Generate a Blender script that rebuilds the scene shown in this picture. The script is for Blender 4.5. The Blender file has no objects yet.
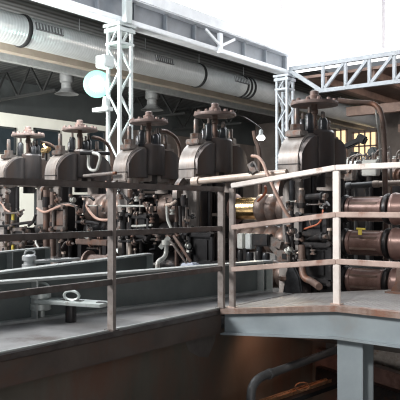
import bpy, bmesh, math, random
from mathutils import Vector, Matrix
random.seed(7)
S = bpy.context.scene
COL = S.collection
F_PX = 650.0
EYE = Vector((0, 0, .876))
RGT = Vector((.783, .622, 0)); FWD = Vector((-.622, .783, 0)); UP = Vector((0, 0, 1))
def ray(x, y): return FWD + RGT*((x-200)/F_PX) + UP*((207-y)/F_PX)
def onU(x, y, u): d = ray(x, y); return EYE + d*(u/d.x)
def onV(x, y, v): d = ray(x, y); return EYE + d*(v/d.y)
def onZ(x, y, z): d = ray(x, y); return EYE + d*((z-.876)/d.z)
def at(x, y, Z): return EYE + ray(x, y)*Z

# ------------------------------------------------------------------ materials
def mat(name, c1, c2=None, rough=.55, metal=0.0, scale=6.0, rust=0.0, rustc=(.16,.07,.04), bump=.15, streak=1.0, emit=None, kind=None):
    m = bpy.data.materials.new(name); m.use_nodes = True
    nt = m.node_tree; N = nt.nodes; L = nt.links
    b = N['Principled BSDF']
    c2 = c2 or tuple(x*.65 for x in c1)
    tc = N.new('ShaderNodeTexCoord'); mp = N.new('ShaderNodeMapping'); L.new(tc.outputs['Object'], mp.inputs[0])
    mp.inputs['Scale'].default_value = (1, 1, 1/streak)
    nz = N.new('ShaderNodeTexNoise'); nz.inputs['Scale'].default_value = scale; nz.inputs['Detail'].default_value = 8; nz.inputs['Roughness'].default_value = .62
    L.new(mp.outputs[0], nz.inputs['Vector'])
    cr = N.new('ShaderNodeValToRGB'); cr.color_ramp.elements[0].position = .35; cr.color_ramp.elements[1].position = .65
    cr.color_ramp.elements[0].color = (*c2, 1); cr.color_ramp.elements[1].color = (*c1, 1)
    L.new(nz.outputs['Fac'], cr.inputs[0]); out = cr.outputs[0]
    if rust > 0:
        n2 = N.new('ShaderNodeTexNoise'); n2.inputs['Scale'].default_value = scale*.45; n2.inputs['Detail'].default_value = 10; n2.inputs['Roughness'].default_value = .7
        L.new(mp.outputs[0], n2.inputs['Vector'])
        r2 = N.new('ShaderNodeValToRGB'); r2.color_ramp.elements[0].position = .62-rust*.3; r2.color_ramp.elements[1].position = .74-rust*.3
        L.new(n2.outputs['Fac'], r2.inputs[0])
        mx = N.new('ShaderNodeMixRGB'); L.new(r2.outputs[0], mx.inputs[0]); L.new(out, mx.inputs[1]); mx.inputs[2].default_value = (*rustc, 1)
        out = mx.outputs[0]
    hsrc = nz.outputs['Fac']; bstr = bump
    if kind == 'spiral':      # ribbed spiral duct : thin seams along the length (object Y)
        w = N.new('ShaderNodeTexWave'); w.bands_direction = 'Y'; w.inputs['Scale'].default_value = 3.4; w.inputs['Distortion'].default_value = .1
        L.new(tc.outputs['Object'], w.inputs['Vector'])
        hsrc = w.outputs['Fac']; bstr = .18
        wr = N.new('ShaderNodeValToRGB'); wr.color_ramp.elements[0].color = (.62,.62,.62,1); wr.color_ramp.elements[0].position = 0; wr.color_ramp.elements[1].position = .35
        L.new(w.outputs['Fac'], wr.inputs[0])
        mm = N.new('ShaderNodeMixRGB'); mm.blend_type = 'MULTIPLY'; mm.inputs[0].default_value = .32; L.new(out, mm.inputs[1]); L.new(wr.outputs[0], mm.inputs[2]); out = mm.outputs[0]
    if kind == 'deck':        # corrugated roof deck : ribs across
        w = N.new('ShaderNodeTexWave'); w.bands_direction = 'X'; w.inputs['Scale'].default_value = 1.1; L.new(tc.outputs['Object'], w.inputs['Vector'])
        hsrc = w.outputs['Fac']; bstr = .9
        wr = N.new('ShaderNodeValToRGB'); wr.color_ramp.elements[0].color = (.25,.25,.25,1); L.new(w.outputs['Fac'], wr.inputs[0])
        mm = N.new('ShaderNodeMixRGB'); mm.blend_type = 'MULTIPLY'; mm.inputs[0].default_value = 1; L.new(out, mm.inputs[1]); L.new(wr.outputs[0], mm.inputs[2]); out = mm.outputs[0]
    if kind == 'checker':     # raised-tread plate
        wv = []
        for sg in (1, -1):
            mp2 = N.new('ShaderNodeMapping'); mp2.inputs['Rotation'].default_value = (0, 0, sg*math.radians(45)); L.new(tc.outputs['Object'], mp2.inputs[0])
            vv = N.new('ShaderNodeTexWave'); vv.bands_direction = 'X'; vv.inputs['Scale'].default_value = 7.5; L.new(mp2.outputs[0], vv.inputs['Vector']); wv.append(vv)
        mu = N.new('ShaderNodeMath'); mu.operation = 'MULTIPLY'; L.new(wv[0].outputs['Fac'], mu.inputs[0]); L.new(wv[1].outputs['Fac'], mu.inputs[1])
        hsrc = mu.outputs[0]; bstr = .6
        wr = N.new('ShaderNodeValToRGB'); wr.color_ramp.elements[0].color = (.72,.72,.72,1); wr.color_ramp.elements[1].position = .7; L.new(mu.outputs[0], wr.inputs[0])
        mm = N.new('ShaderNodeMixRGB'); mm.blend_type = 'MULTIPLY'; mm.inputs[0].default_value = 1; L.new(out, mm.inputs[1]); L.new(wr.outputs[0], mm.inputs[2]); out = mm.outputs[0]
    L.new(out, b.inputs['Base Color'])
    b.inputs['Roughness'].default_value = rough; b.inputs['Metallic'].default_value = metal
    if bstr > 0:
        bp = N.new('ShaderNodeBump'); bp.inputs['Strength'].default_value = bstr; bp.inputs['Distance'].default_value = .02
        L.new(hsrc, bp.inputs['Height']); L.new(bp.outputs[0], b.inputs['Normal'])
    if emit:
        b.inputs['Emission Color'].default_value = (*emit[0], 1); b.inputs['Emission Strength'].default_value = emit[1]
    return m
M = dict(
    stand=mat('stand_paint', (.40,.365,.34), (.22,.20,.19), .40, .2, 5, .3, (.19,.14,.118), .12, 3),
    dark=mat('dark_steel', (.045,.043,.045), (.02,.019,.02), .38, .5, 9, .15, (.08,.045,.03)),
    chock=mat('oily_steel', (.030,.029,.031), (.014,.014,.015), .35, .4, 7, .1, (.05,.03,.02)),
    bolt=mat('worn_bolt_steel', (.25,.225,.21), (.12,.105,.098), .4, .5, 12, .3),
    jack=mat('jack_steel', (.085,.088,.095), (.04,.042,.046), .3, .6, 12, .05),
    wheel=mat('wheel_iron', (.30,.225,.205), (.17,.13,.12), .5, .2, 9, .3, (.20,.115,.09)),
    face=mat('stand_face_shaded', (.095,.087,.088), (.048,.045,.048), .34, .3, 4, .3, (.095,.067,.057), .1, 4),  # darker copy of the stand paint; shade of the side faces in colour
    rust=mat('rusty_iron', (.18,.125,.105), (.10,.068,.056), .5, .25, 8, .3),
    copper=mat('brown_barrel', (.25,.155,.135), (.15,.095,.085), .33, .3, 6, .25, (.12,.07,.055), .08),
    barrel=mat('ribbed_barrel', (.24,.185,.16), (.12,.09,.08), .42, .35, 7, .25),
    brass=mat('brass', (.86,.62,.32), (.66,.44,.20), .22, .95, 8, 0, bump=.05),
    galv=mat('galvanised_duct', (.62,.64,.65), (.53,.55,.56), .30, .35, 3, kind='spiral'),
    galvp=mat('galvanised_plain', (.55,.57,.58), (.42,.44,.45), .4, .5, 5),
    black=mat('black_band', (.012,.012,.013), None, .95),
    gweb=mat('girder_web_grey', (.17,.185,.21), (.14,.152,.172), .5, 0, 3, bump=.05),
    pend=mat('pendant_grey', (.17,.175,.18), (.13,.135,.14), .5, .2),
    grille=mat('duct_grille', (.16,.16,.165), (.10,.10,.105), .5, .3),
    white=mat('white_steel_paint', (.40,.435,.44), (.34,.37,.375), .5, 0, 4, bump=.05),
    girder=mat('grey_girder', (.33,.355,.39), (.27,.29,.32), .5, 0, 3, bump=.05),
    girderw=mat('girder_white', (.72,.74,.77), (.62,.64,.68), .5, 0, 3, bump=.05),
    steelcol=mat('grey_column_paint', (.46,.49,.54), (.38,.41,.45), .5, 0, 4, bump=.05),
    trough=mat('green_grey_plate', (.15,.175,.172), (.105,.127,.128), .4, .1, 3, .12, (.09,.075,.06), .06),
    edge=mat('worn_lit_edge', (.55,.58,.57), (.42,.45,.45), .45, .3, 8, .1, (.25,.2,.17)),  # pale tone carries top light on flanges and lip; own tone elsewhere
    deck=mat('deck_steel', (.36,.36,.365), (.22,.22,.225), .38, .3, 4, .2, (.13,.105,.095), .1),
    checker=mat('checker_plate', (.36,.35,.345), (.26,.25,.245), .4, .3, 4, .25, (.18,.14,.12), kind='checker'),
    pit=mat('rusty_pit_wall', (.145,.128,.108), (.088,.084,.068), .65, 0, 1.6, .42, (.15,.085,.062), .2, 2.5),
    pit2=mat('pit_edge_beam', (.13,.105,.092), (.085,.07,.062), .55, .1, 3, .4, (.13,.08,.062), .15),
    patch=mat('bare_grey_patch', (.15,.138,.13), (.10,.094,.09), .7),
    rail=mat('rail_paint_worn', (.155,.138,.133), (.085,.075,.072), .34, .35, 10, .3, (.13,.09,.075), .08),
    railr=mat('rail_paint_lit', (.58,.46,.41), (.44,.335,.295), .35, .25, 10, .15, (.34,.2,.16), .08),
    railt=mat('rail_top_lit', (.88,.83,.79), (.76,.70,.66), .35, .2, 10, .05, (.4,.28,.22), .06),  # bright light on the top rail put into the paint colour
    fascia=mat('pale_blue_grey_paint', (.27,.315,.34), (.22,.26,.285), .45, 0, 3, .22, (.23,.25,.255), .05),
    worn=mat('worn_rusty_lip', (.36,.29,.26), (.22,.15,.12), .5, .2, 14, .3, (.25,.12,.08)),
    piperail=mat('dark_grey_pipe', (.15,.155,.16), (.11,.112,.115), .45, .2, 8, bump=.05),
    grate=mat('rusty_grating', (.42,.26,.16), (.30,.15,.07), .6, .2, 18, .3),
    concrete=mat('dark_floor', (.10,.09,.085), (.06,.055,.05), .7, 0, 3),
    plaster=mat('cream_wall', (.78,.78,.72), (.72,.72,.665), .8, 0, 1.2, bump=.03),
    darkwall=mat('dark_brown_wall', (.13,.108,.10), (.09,.074,.068), .8, 0, 1.2),
    band=mat('dark_green_grey_wall', (.040,.046,.048), (.030,.034,.036), .8, 0, 1.2),
    deckroof=mat('corrugated_roof', (.11,.115,.12), (.085,.09,.095), .6, .2, 2, kind='deck'),
    brownroof=mat('brown_roof', (.19,.125,.102), (.13,.085,.07), .7, 0, 1.5),
    purlin=mat('brown_timber', (.25,.165,.135), (.17,.11,.09), .65, 0, 4),
    truss=mat('dark_truss', (.013,.014,.015), (.01,.0105,.011), .6, .2, 5),
    tan=mat('tan_beam', (.42,.36,.30), (.34,.29,.24), .6, 0, 2),
    glassdark=mat('dark_pane', (.030,.040,.048), (.022,.03,.036), .12, 0, 2, bump=0),
    daylight=mat('daylit_glazing', (.9,.92,.95), (.9,.92,.95), .3, 0, 2, bump=0, emit=((1,1,1), 2.6)),
    amber=mat('amber_pane', (.8,.6,.3), (.7,.5,.25), .3, 0, 3, bump=0, emit=((1,.80,.48), .95)),
    bluepane=mat('bluish_pane', (.6,.68,.75), (.4,.46,.5), .3, 0, 5, bump=0, emit=((.8,.9,1), .5)),
    hose=mat('peach_rubber_hose', (.52,.34,.27), (.40,.25,.20), .5, 0, 10, bump=.05),
    hoser=mat('orange_hose', (.48,.15,.08), (.36,.11,.06), .5, 0, 10, bump=.05),
    pale=mat('pale_grey_pipe', (.52,.53,.50), (.40,.41,.39), .45, .2, 8, .1),
    greenpale=mat('pale_green_steel', (.56,.61,.60), (.44,.49,.48), .4, .3, 8, .1, (.25,.2,.16)),
    beige=mat('beige_pipe', (.60,.50,.43), (.48,.39,.33), .42, .15, 8, .2, (.3,.2,.15)),
    blue=mat('faded_blue_plastic', (.45,.52,.66), (.58,.62,.70), .4, 0, 12),
    yellow=mat('yellow_tag', (.75,.62,.12), (.6,.48,.08), .5),
    lampm=mat('lamp_white', (.8,.82,.8), None, .4, 0, 3, bump=0, emit=((.75,1,.92), 12)),
    spot=mat('spot_lens', (.9,.9,.85), None, .3, 0, 3, bump=0, emit=((1,.95,.85), 7)),
    plate=mat('pale_tread_plate', (.42,.39,.36), (.30,.275,.255), .5, .2, 30, .2, (.25,.16,.11), .5),
    lampg=mat('lamp_green_glow', (.10,.22,.18), None, .4, 0, 3, bump=0, emit=((.22,.80,.60), .8)),
    post=mat('post_paint_worn_lit', (.36,.32,.30), (.22,.195,.182), .38, .3, 10, .3, (.16,.11,.09), .08),  # worn paint made lighter: light on the post fronts is in the colour
    mullion=mat('mullion', (.40,.38,.40), (.33,.31,.33), .5),
)
# ------------------------------------------------------------------ mesh helper
WORLD = {}
class MB:
    def __init__(s): s.v = []; s.f = []
    def add(s, vs, fs):
        o = len(s.v); s.v += [Vector(p) for p in vs]; s.f += [tuple(i+o for i in f) for f in fs]; return s
    def box(s, c, d, rot=None):
        c = Vector(c); hx, hy, hz = d[0]/2, d[1]/2, d[2]/2
        vs = [Vector((x, y, z)) for x in (-hx, hx) for y in (-hy, hy) for z in (-hz, hz)]
        if rot is not None: vs = [rot @ v for v in vs]
        return s.add([c+v for v in vs], [(0,1,3,2),(4,6,7,5),(0,4,5,1),(2,3,7,6),(0,2,6,4),(1,5,7,3)])
    def bar(s, p0, p1, w, h, up=Vector((0,0,1))):
        p0, p1 = Vector(p0), Vector(p1); d = (p1-p0).normalized()
        if abs(d.dot(up)) > .99: up = Vector((0,1,0))
        x = d.cross(up).normalized(); z = x.cross(d)
        vs = []
        for p in (p0, p1):
            for a, b in ((-1,-1),(1,-1),(1,1),(-1,1)): vs.append(p + x*(a*w/2) + z*(b*h/2))
        return s.add(vs, [(3,2,1,0),(4,5,6,7),(0,1,5,4),(1,2,6,5),(2,3,7,6),(3,0,4,7)])
    def lathe(s, prof, o, axis, seg=24, squash=None):
        o = Vector(o); a = Vector(axis).normalized()
        t = Vector((0,0,1)) if abs(a.z) < .9 else Vector((1,0,0))
        x = t.cross(a).normalized(); y = a.cross(x)
        vs = []; fs = []
        for r, h in prof:
            for k in range(seg):
                an = 2*math.pi*k/seg; vs.append(o + a*h + (x*math.cos(an) + y*math.sin(an))*max(r, 1e-4))
        n = len(prof)
        for i in range(n-1):
            for k in range(seg):
                k2 = (k+1) % seg; fs.append((i*seg+k, i*seg+k2, (i+1)*seg+k2, (i+1)*seg+k))
        fs.append(tuple(reversed(range(seg)))); fs.append(tuple((n-1)*seg+k for k in range(seg)))
        if squash: vs = [Vector((o.x+(v.x-o.x)*squash[0], o.y+(v.y-o.y)*squash[1], v.z)) for v in vs]
        return s.add(vs, fs)
    def cyl(s, p0, p1, r, r2=None, seg=14):
        p0, p1 = Vector(p0), Vector(p1); d = p1-p0
        return s.lathe([(r, 0), (r if r2 is None else r2, d.length)], p0, d, seg)
    def tube(s, pts, r, seg=8, smooth=4, closed=False):
        P = [Vector(p) for p in pts]
        if smooth:
            Q = []; n = len(P)
            rng = range(n if closed else n-1)
            for i in rng:
                g = (lambda j: P[j % n]) if closed else (lambda j: P[min(max(j, 0), n-1)])
                a, b, c, d = g(i-1), g(i), g(i+1), g(i+2)
                for k in range(smooth):
                    t = k/smooth
                    Q.append(.5*((2*b) + (c-a)*t + (2*a-5*b+4*c-d)*t*t + (3*b-a-3*c+d)*t**3))
            if not closed: Q.append(P[-1])
            P = Q
        n = len(P); vs = []; fs = []; x = None
        for i in range(n):
            if closed: d = (P[(i+1) % n]-P[i-1]).normalized()
            else: d = (P[min(i+1, n-1)]-P[max(i-1, 0)]).normalized()
            if x is None:
                t = Vector((0,0,1)) if abs(d.z) < .9 else Vector((1,0,0)); x = t.cross(d).normalized()
            else: x = (x - d*x.dot(d)).normalized()
            y = d.cross(x)
            for k in range(seg):
                an = 2*math.pi*k/seg; vs.append(P[i] + (x*math.cos(an)+y*math.sin(an))*r)
        for i in range(n if closed else n-1):
            j = (i+1) % n
            for k in range(seg):
                k2 = (k+1) % seg; fs.append((i*seg+k, i*seg+k2, j*seg+k2, j*seg+k))
        if not closed:
            fs.append(tuple(reversed(range(seg)))); fs.append(tuple((n-1)*seg+k for k in range(seg)))
        return s.add(vs, fs)
    def prism(s, poly, ext):
        n = len(poly); e = Vector(ext); a = [Vector(p) for p in poly]
        vs = a + [p+e for p in a]
        fs = [tuple(reversed(range(n))), tuple(range(n, 2*n))] + [(i, (i+1) % n, n+(i+1) % n, n+i) for i in range(n)]
        return s.add(vs, fs)
    def build(s, name, m, parent=None, bevel=0, angle=35, base=False):
        lo = Vector((min(v[i] for v in s.v) for i in range(3))); hi = Vector((max(v[i] for v in s.v) for i in range(3)))
        o = (lo+hi)/2
        if parent is None: o.z = lo.z
        me = bpy.data.meshes.new(name); me.from_pydata([v-o for v in s.v], [], s.f); me.update()
        bm = bmesh.new(); bm.from_mesh(me)
        bmesh.ops.recalc_face_normals(bm, faces=bm.faces)
        if bevel:
            ed = [e for e in bm.edges if len(e.link_faces) == 2 and e.calc_face_angle(0) > math.radians(40)]
            bmesh.ops.bevel(bm, geom=ed, offset=bevel, segments=2, affect='EDGES', clamp_overlap=True)
        bm.to_mesh(me); bm.free()
        me.materials.append(M[m] if isinstance(m, str) else m)
        for p in me.polygons: p.use_smooth = True
        try: me.set_sharp_from_angle(angle=math.radians(angle))
        except Exception: pass
        ob = bpy.data.objects.new(name, me); COL.objects.link(ob)
        pw = Vector((0,0,0))
        if parent is not None: ob.parent = parent; pw = WORLD[parent.name]
        ob.location = o - pw; WORLD[ob.name] = o
        return ob
def tag(o, label, cat, group=None):
    o['label'] = label; o['category'] = cat
    if group: o['group'] = group
    return o
def struct(o): o['kind'] = 'structure'; return o
def thing(name, loc, label, cat, group=None):
    o = bpy.data.objects.new(name, None); o.empty_display_size = .2; COL.objects.link(o); o.location = loc
    WORLD[o.name] = Vector(loc); return tag(o, label, cat, group)

# ================================================================== SETTING
ZB = -.35          # mill bed level
ZP = -1.25         # pit floor level
VB = 5.75          # back edge of the decks
# decks
mb = MB().box((-16.7, 1.87, -.02), (26.66, 7.76, .04)); struct(mb.build('platform_deck', 'deck'))
lit_lip = MB().box((-3.372, 1.26, .003), (.022, 6.5, .012)); struct(lit_lip.build('trim_1', 'edge', bevel=.004))  # thin bar added; the bright light along the deck edge is its colour
# ramp + level deck on the right
def slab(p, z0, z1, m, name):
    (x0, x1, zz0, zz1) = p
    poly = [(x0, 4.56, zz0-z1), (x1, 4.56, zz1-z1), (x1, 4.56, zz1-z0), (x0, 4.56, zz0-z0)]
    return MB().prism(poly, (0, VB-4.56, 0)).build(name, m)
struct(slab((-3.35, -2.26, 0, .13), 0, .03, 'checker', 'ramp_deck'))
struct(slab((-2.26, 2.5, .13, .13), 0, .03, 'checker', 'upper_deck'))
# mill bed floor, pit floor, hall floor
struct(MB().box((-13, 21.9, ZB-.05), (34, 32.3, .1)).build('floor', 'concrete'))
struct(MB().box((.3, 2.0, ZP-.05), (7.6, 9.2, .1)).build('pit_floor', 'concrete'))
# pit wall under left deck (face +U)
struct(MB().box((-3.5, 2.2, -.73), (.12, 8.35, 1.06)).build('wall_pit_left', 'pit'))
struct(MB().box((-3.41, 1.27, -.135), (.07, 6.56, .17)).build('trim_2', 'pit2', bevel=.006))
struct(MB().box((-3.375, 1.27, -.033), (.02, 6.56, .036)).build('trim_3', 'rail'))
struct(MB().box((.3, 6.35, -.80), (7.6, .12, .90)).build('wall_pit_back', 'pit'))
# bare patch on the pit wall
poly = []
for (px, py) in ((184,338),(200,336),(216,331),(215,340),(208,357),(198,356),(189,351)): poly.append(onU(px, py, -3.438))
struct(MB().prism(poly, (.002, 0, 0)).build('trim_4', 'patch'))

# hall walls
UW = -24.0
z_w = 4.94
WH = MB()
v0, v1 = 4.0, onU(107, 118, UW).y
struct(MB().box((UW-.15, (v0+v1)/2, (z_w+ZB)/2), (.3, v1-v0, z_w-ZB)).build('wall_left', 'plaster'))
struct(MB().box((UW-.1, 22, (6.6+z_w)/2), (.4, 40, 6.6-z_w)).build('wall_left_upper', 'band'))
struct(MB().box((UW-.15, (v1+42)/2, (z_w+ZB)/2), (.3, 42-v1, z_w-ZB)).build('wall_left_rear', 'darkwall'))
VE = 36.0
struct(MB().box((-8, VE+.15, 3.0), (32.6, .3, 7)).build('wall_back', 'darkwall'))
struct(MB().box((6.2, 17, 2), (.3, 40, 7)).build('light_block_right', 'darkwall'))  # unseen dark wall added to block ambient light from this side
# windows in the left wall: dark panes with frames
def wall_window(n, x0, y0, x1, y1, u):
    a = onU(x0, y0, u+.02); b = onU(x1, y0, u+.02); c = onU((x0+x1)/2, y1, u+.02)
    vc, w = (a.y+b.y)/2, b.y-a.y; zt, zb = (a.z+b.z)/2, c.z
    e = bpy.data.objects.new('window_%d' % n, None); COL.objects.link(e); e.location = (u, vc, zb); e['kind'] = 'structure'; WORLD[e.name] = Vector((u, vc, zb))
    MB().box((u+.03, vc, (zt+zb)/2), (.04, w, zt-zb)).build('pane', 'glassdark', e)
    fr = MB()
    for vv in (vc-w/2, vc+w/2): fr.box((u+.05, vv, (zt+zb)/2), (.10, .08, zt-zb+.08))
    for z in (zt, zb): fr.box((u+.05, vc, z), (.10, w+.08, .08))
    fr.build('window_frame', 'band', e)
wall_window(1, -16, 127, 14, 153, UW)
wall_window(2, 34, 130, 58, 156, UW)
wall_window(3, 88, 131, 103, 150, UW)
wall_window(4, 35, 190, 42, 224, UW)
# aisle ceiling (corrugated deck) over left aisle
struct(MB().box((-18.4, 22, 6.42), (11.7, 40, .12)).build('ceiling_aisle', 'deckroof'))
# rear bay ceiling, brown, sloping down to the back
poly = [(-12.0, 20.9, 5.55), (6.0, 20.9, 5.55), (6.0, 36.2, 5.55), (-12.0, 36.2, 5.55)]
struct(MB().prism(poly, (0, 0, .1)).build('ceiling_rear', 'brownroof'))
# clerestory glazing above the crane girder and above the end truss
UG, VG = -12.25, 20.6
z0g = 6.73
def glaze(n, c, d, bars):
    e = bpy.data.objects.new('window_%d' % n, None); COL.objects.link(e); e.location = (c[0], c[1], c[2]-d[2]/2); e['kind'] = 'structure'; WORLD[e.name] = Vector(e.location)
    MB().box(c, d).build('glazing', 'daylight', e)
    for b in bars:
        MB().box(*b).build('mullion', 'mullion', e)
zt = 13.0
mull = []
for px in (208, 281): 
    p = onU(px, 20, UG+.12); mull.append(((p.x, p.y, (zt+7.2)/2), (.09, .09, zt-7.2)))
glaze(5, (UG-.05, 13.5, (zt+z0g)/2), (.06, 14.2, zt-z0g), mull)
p = onV(384, 40, VG-.12)
glaze(6, (-3.0, VG+.05, (zt+5.75)/2), (18.6, .06, zt-5.75), [((p.x, p.y, (zt+6.1)/2), (.12, .09, zt-6.1))])

# rear windows, warm daylight
def rear_window(n, x0, x1, y0, y1, cols, m='amber', v=VE-.02):
    a = onV(x0, y0, v); b = onV(x1, y0, v); zb = onV((x0+x1)/2, y1, v).z; zt_ = onV((x0+x1)/2, y0, v).z
    w = b.x-a.x; c = Vector(((a.x+b.x)/2, v-.02, (zb+zt_)/2))
    e = bpy.data.objects.new('window_%d' % n, None); COL.objects.link(e); e.location = (c.x, v, zb); e['kind'] = 'structure'; WORLD[e.name] = Vector(e.location)
    MB().box(c, (w, .04, zt_-zb)).build('pane', m, e)
    fr = MB()
    for k in range(cols+1): fr.box((a.x+w*k/cols, v-.06, c.z), (.09, .06, zt_-zb+.1))
    for z in (zb, (zb+zt_)/2, zt_): fr.box((c.x, v-.06, z), (w+.09, .06, .09))
    fr.build('window_frame', 'purlin', e)
rear_window(7, 336, 347, 130, 160, 2)
rear_window(8, 354, 377, 132, 160, 4)
rear_window(9, 356, 378, 212, 242, 5, 'bluepane', 20.0+0)

# ================================================================== ROOF STEEL
def lattice_column(x, y0, U, V, w, ztop, label):
    e = thing('lattice_column', (U, V, ZB), label, 'column', 'white lattice columns')
    h = w/2; t = .078
    for sx in (-1, 1):
        for sy in (-1, 1):
            MB().box((U+sx*h, V+sy*h, (ZB+ztop)/2), (t, t, ztop-ZB)).build('chord', 'white' if V < 15 else 'steelcol', e)
    n = int((ztop-ZB)/.55); dz = (ztop-ZB)/n
    for face in range(4):
        m = MB()
        for k in range(n):
            za, zb = ZB+k*dz, ZB+(k+1)*dz
            s = 1 if k % 2 else -1
            if face == 0: a, b = (U-h*s, V-h, za), (U+h*s, V-h, zb)
            if face == 1: a, b = (U+h, V-h*s, za), (U+h, V+h*s, zb)
            if face == 2: a, b = (U-h*s, V+h, za), (U+h*s, V+h, zb)
            if face == 3: a, b = (U-h, V-h*s, za), (U-h, V+h*s, zb)
            m.bar(a, b, .036, .036)
        m.build('lacing', 'white' if V < 15 else 'steelcol', e)
    if V < 15: MB().box((U+h+.12, V-.06, ztop+.55), (.16, .22, 1.1)).build('upper_post', 'white', e)
    MB().box((U, V, ztop-.15), (w+.16, w+.16, .10)).box((U, V, ztop-.02), (w+.2, w+.2, .08)).box((U, V, ztop-.5), (w+.12, w+.12, .07)).build('cap_plate', 'white' if V < 15 else 'steelcol', e)
    return e
c1 = at(119.5, 207, 17); UC = -12.25
d = ray(119.5, 207); V1 = 12.0*1.0
k = UC/d.x; c1 = EYE + d*k
d = ray(285, 207); k = UC/d.x; c2 = EYE + d*k
lattice_column(0, 0, UC, c1.y, .42, 5.63, 'bright white lattice column beside the glowing floodlight, left of the third mill stand')
lattice_column(0, 0, UC, c2.y, .42, 5.63, 'grey white lattice column behind the rightmost mill stand, under the girder and truss corner')
# crane girder along V
e = thing('crane_girder', (UC, 12.5, 5.75), 'long pale crane girder with white top flange carried by the two lattice columns', 'girder')
ga, gb = 3.0, c2.y+.35
MB().box((UC, (ga+gb)/2, 6.535), (.5, gb-ga, .37)).build('top_flange', 'girderw', e, bevel=.03)
MB().box((UC, (ga+gb)/2, 5.75), (.42, gb-ga, .14)).build('bottom_flange', 'girderw', e, bevel=.02)
MB().box((UC-.06, (ga+gb)/2, 6.085), (.06, gb-ga, .53)).build('web', 'gweb', e)
n = 14
for k in range(n):
    v = ga+.4+(gb-ga-.8)*k/(n-1)
    MB().box((UC+.02, v, 6.085), (.12, .06, .53)).build('stiffener', 'gweb', e)
# V bracket in the girder
pv = onU(214, 40, UC).y
b = MB().bar((UC+.26, pv-.75, 6.22), (UC+.26, pv, 5.86), .05, .08).bar((UC+.26, pv+.75, 6.22), (UC+.26, pv, 5.86), .05, .08).box((UC+.24, pv, 5.95), (.10, .16, .62))
b.build('bracket', 'girderw', e)
# second crane rail strip higher left
# end truss along U
VT = c2.y
e = thing('roof_truss', (-6, VT, 4.9), 'light grey triangulated truss running right from the far lattice column', 'truss')
ut0, ut1 = UC+.2, 5.5
zt1, zt0 = 5.86, 4.93
MB().bar((ut0, VT, zt1), (ut1, VT, zt1), .16, .15).build('top_chord', 'girder', e)
ub0 = onV(322, 95, VT).x
MB().bar((ub0-.25, VT, zt0), (ut1, VT, zt0), .16, .13).build('bottom_chord', 'girder', e)
MB().bar((ut0, VT, zt1-.05), (ub0, VT, zt0), .13, .13).build('diagonal', 'girder', e)
u = ub0+.05; k = 0
du = onV(352, 90, VT).x-onV(329, 90, VT).x
while u < ut1-du:
    MB().bar((u, VT, zt0), (u+du, VT, zt1), .10, .10).build('diagonal', 'girder', e)
    MB().bar((u+du, VT, zt0), (u+du, VT, zt1), .10, .10).build('vertical', 'girder', e)
    u += du; k += 1
MB().bar((ub0+.05, VT, zt0), (ub0+.05, VT, zt1), .10, .10).build('vertical', 'girder', e)
# spiral duct along V
UD, ZD, RD = -14.5, 5.58, .41
e = thing('ventilation_duct', (UD, 18, ZD-RD), 'large silver spiral ventilation duct with black joint bands hanging under the aisle roof', 'duct')
def dv(x): return onU(x, 207, UD).y
joints = [5.0, dv(21), dv(197), dv(247), dv(275), 33.5]
for i in range(5):
    o_ = MB().lathe([(RD, 0), (RD, joints[i+1]-joints[i]-.06)], (UD, joints[i]+.03, ZD), (0,1,0), 40).build('duct_section', 'galv', e)
for v in joints[1:5]:
    MB().lathe([(RD+.025, 0), (RD+.035, .03), (RD+.035, .09), (RD+.025, .12)], (UD, v-.06, ZD), (0,1,0), 40).build('joint_band', 'black', e)
for x in (240, 243.5):
    MB().lathe([(RD+.015, 0), (RD+.03, .03), (RD+.03, .09), (RD+.015, .12)], (UD, dv(x)-.06, ZD), (0,1,0), 40).build('joint_band', 'black', e)
for xa, xb in ((26, 53), (146, 164), (226, 240)):
    va, vb = dv(xa), dv(xb)
    g = MB(); an = math.radians(14)
    R = Matrix.Rotation(-an, 3, 'Y')
    cc = Vector((UD + math.cos(an)*(RD+.01), (va+vb)/2, ZD + math.sin(an)*(RD+.01)))
    g.box(cc, (.06, vb-va, .20), R)
    o_ = g.build('vent_grille', 'grille', e)
    for kk in range(9):
        MB().box(cc + R @ Vector((.035, (vb-va)*(kk/8-.5)*.92, 0)), (.02, .025, .16), R).build('louvre', 'galvp', o_)
for v in [7+2.8*k for k in range(9)]:
    MB().cyl((UD, v, ZD+RD-.01), (UD, v, 6.37), .012, seg=6).build('hanger_rod', 'galvp', e)
# tan beam under duct & grey beam
tb = MB().box((-16.2, 20.5, 5.62), (.3, 31, .44)); tag(tb.build('longitudinal_beam', 'tan'), 'tan coloured beam running along just below the silver duct', 'beam')
tb = MB().box((-17.8, 20.5, 5.66), (.22, 31, .22)); tag(tb.build('longitudinal_beam', 'galvp'), 'thin grey beam behind and below the tan beam', 'beam')
# aisle roof trusses along U (dark)
def dark_truss(V, u0, u1, zt_, zb_, label):
    e = thing('aisle_truss', ((u0+u1)/2, V, zb_), label, 'truss', 'dark trusses of the side aisle')
    MB().bar((u0, V, zt_), (u1, V, zt_), .1, .1).build('top_chord', 'truss', e)
    MB().bar((u0, V, zb_), (u1, V, zb_), .1, .1).build('bottom_chord', 'truss', e)
    n = 6
    for k in range(n):
        a, b = u0+(u1-u0)*k/n, u0+(u1-u0)*(k+1)/n
        MB().bar((a, V, zb_ if k % 2 else zt_), (b, V, zt_ if k % 2 else zb_), .07, .07).build('diagonal', 'truss', e)
dark_truss(15.5, -23.8, -19.1, 6.30, 5.2, 'dark thin aisle truss seen at far left below the silver duct')
dark_truss(23.0, -23.8, -19.1, 6.30, 5.2, 'dark aisle truss crossing behind the grey pendant lamp and floodlight')
dark_truss(27.5, -23.8, -19.1, 6.30, 5.2, 'dark aisle truss seen above the third and fourth hand wheels')
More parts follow.
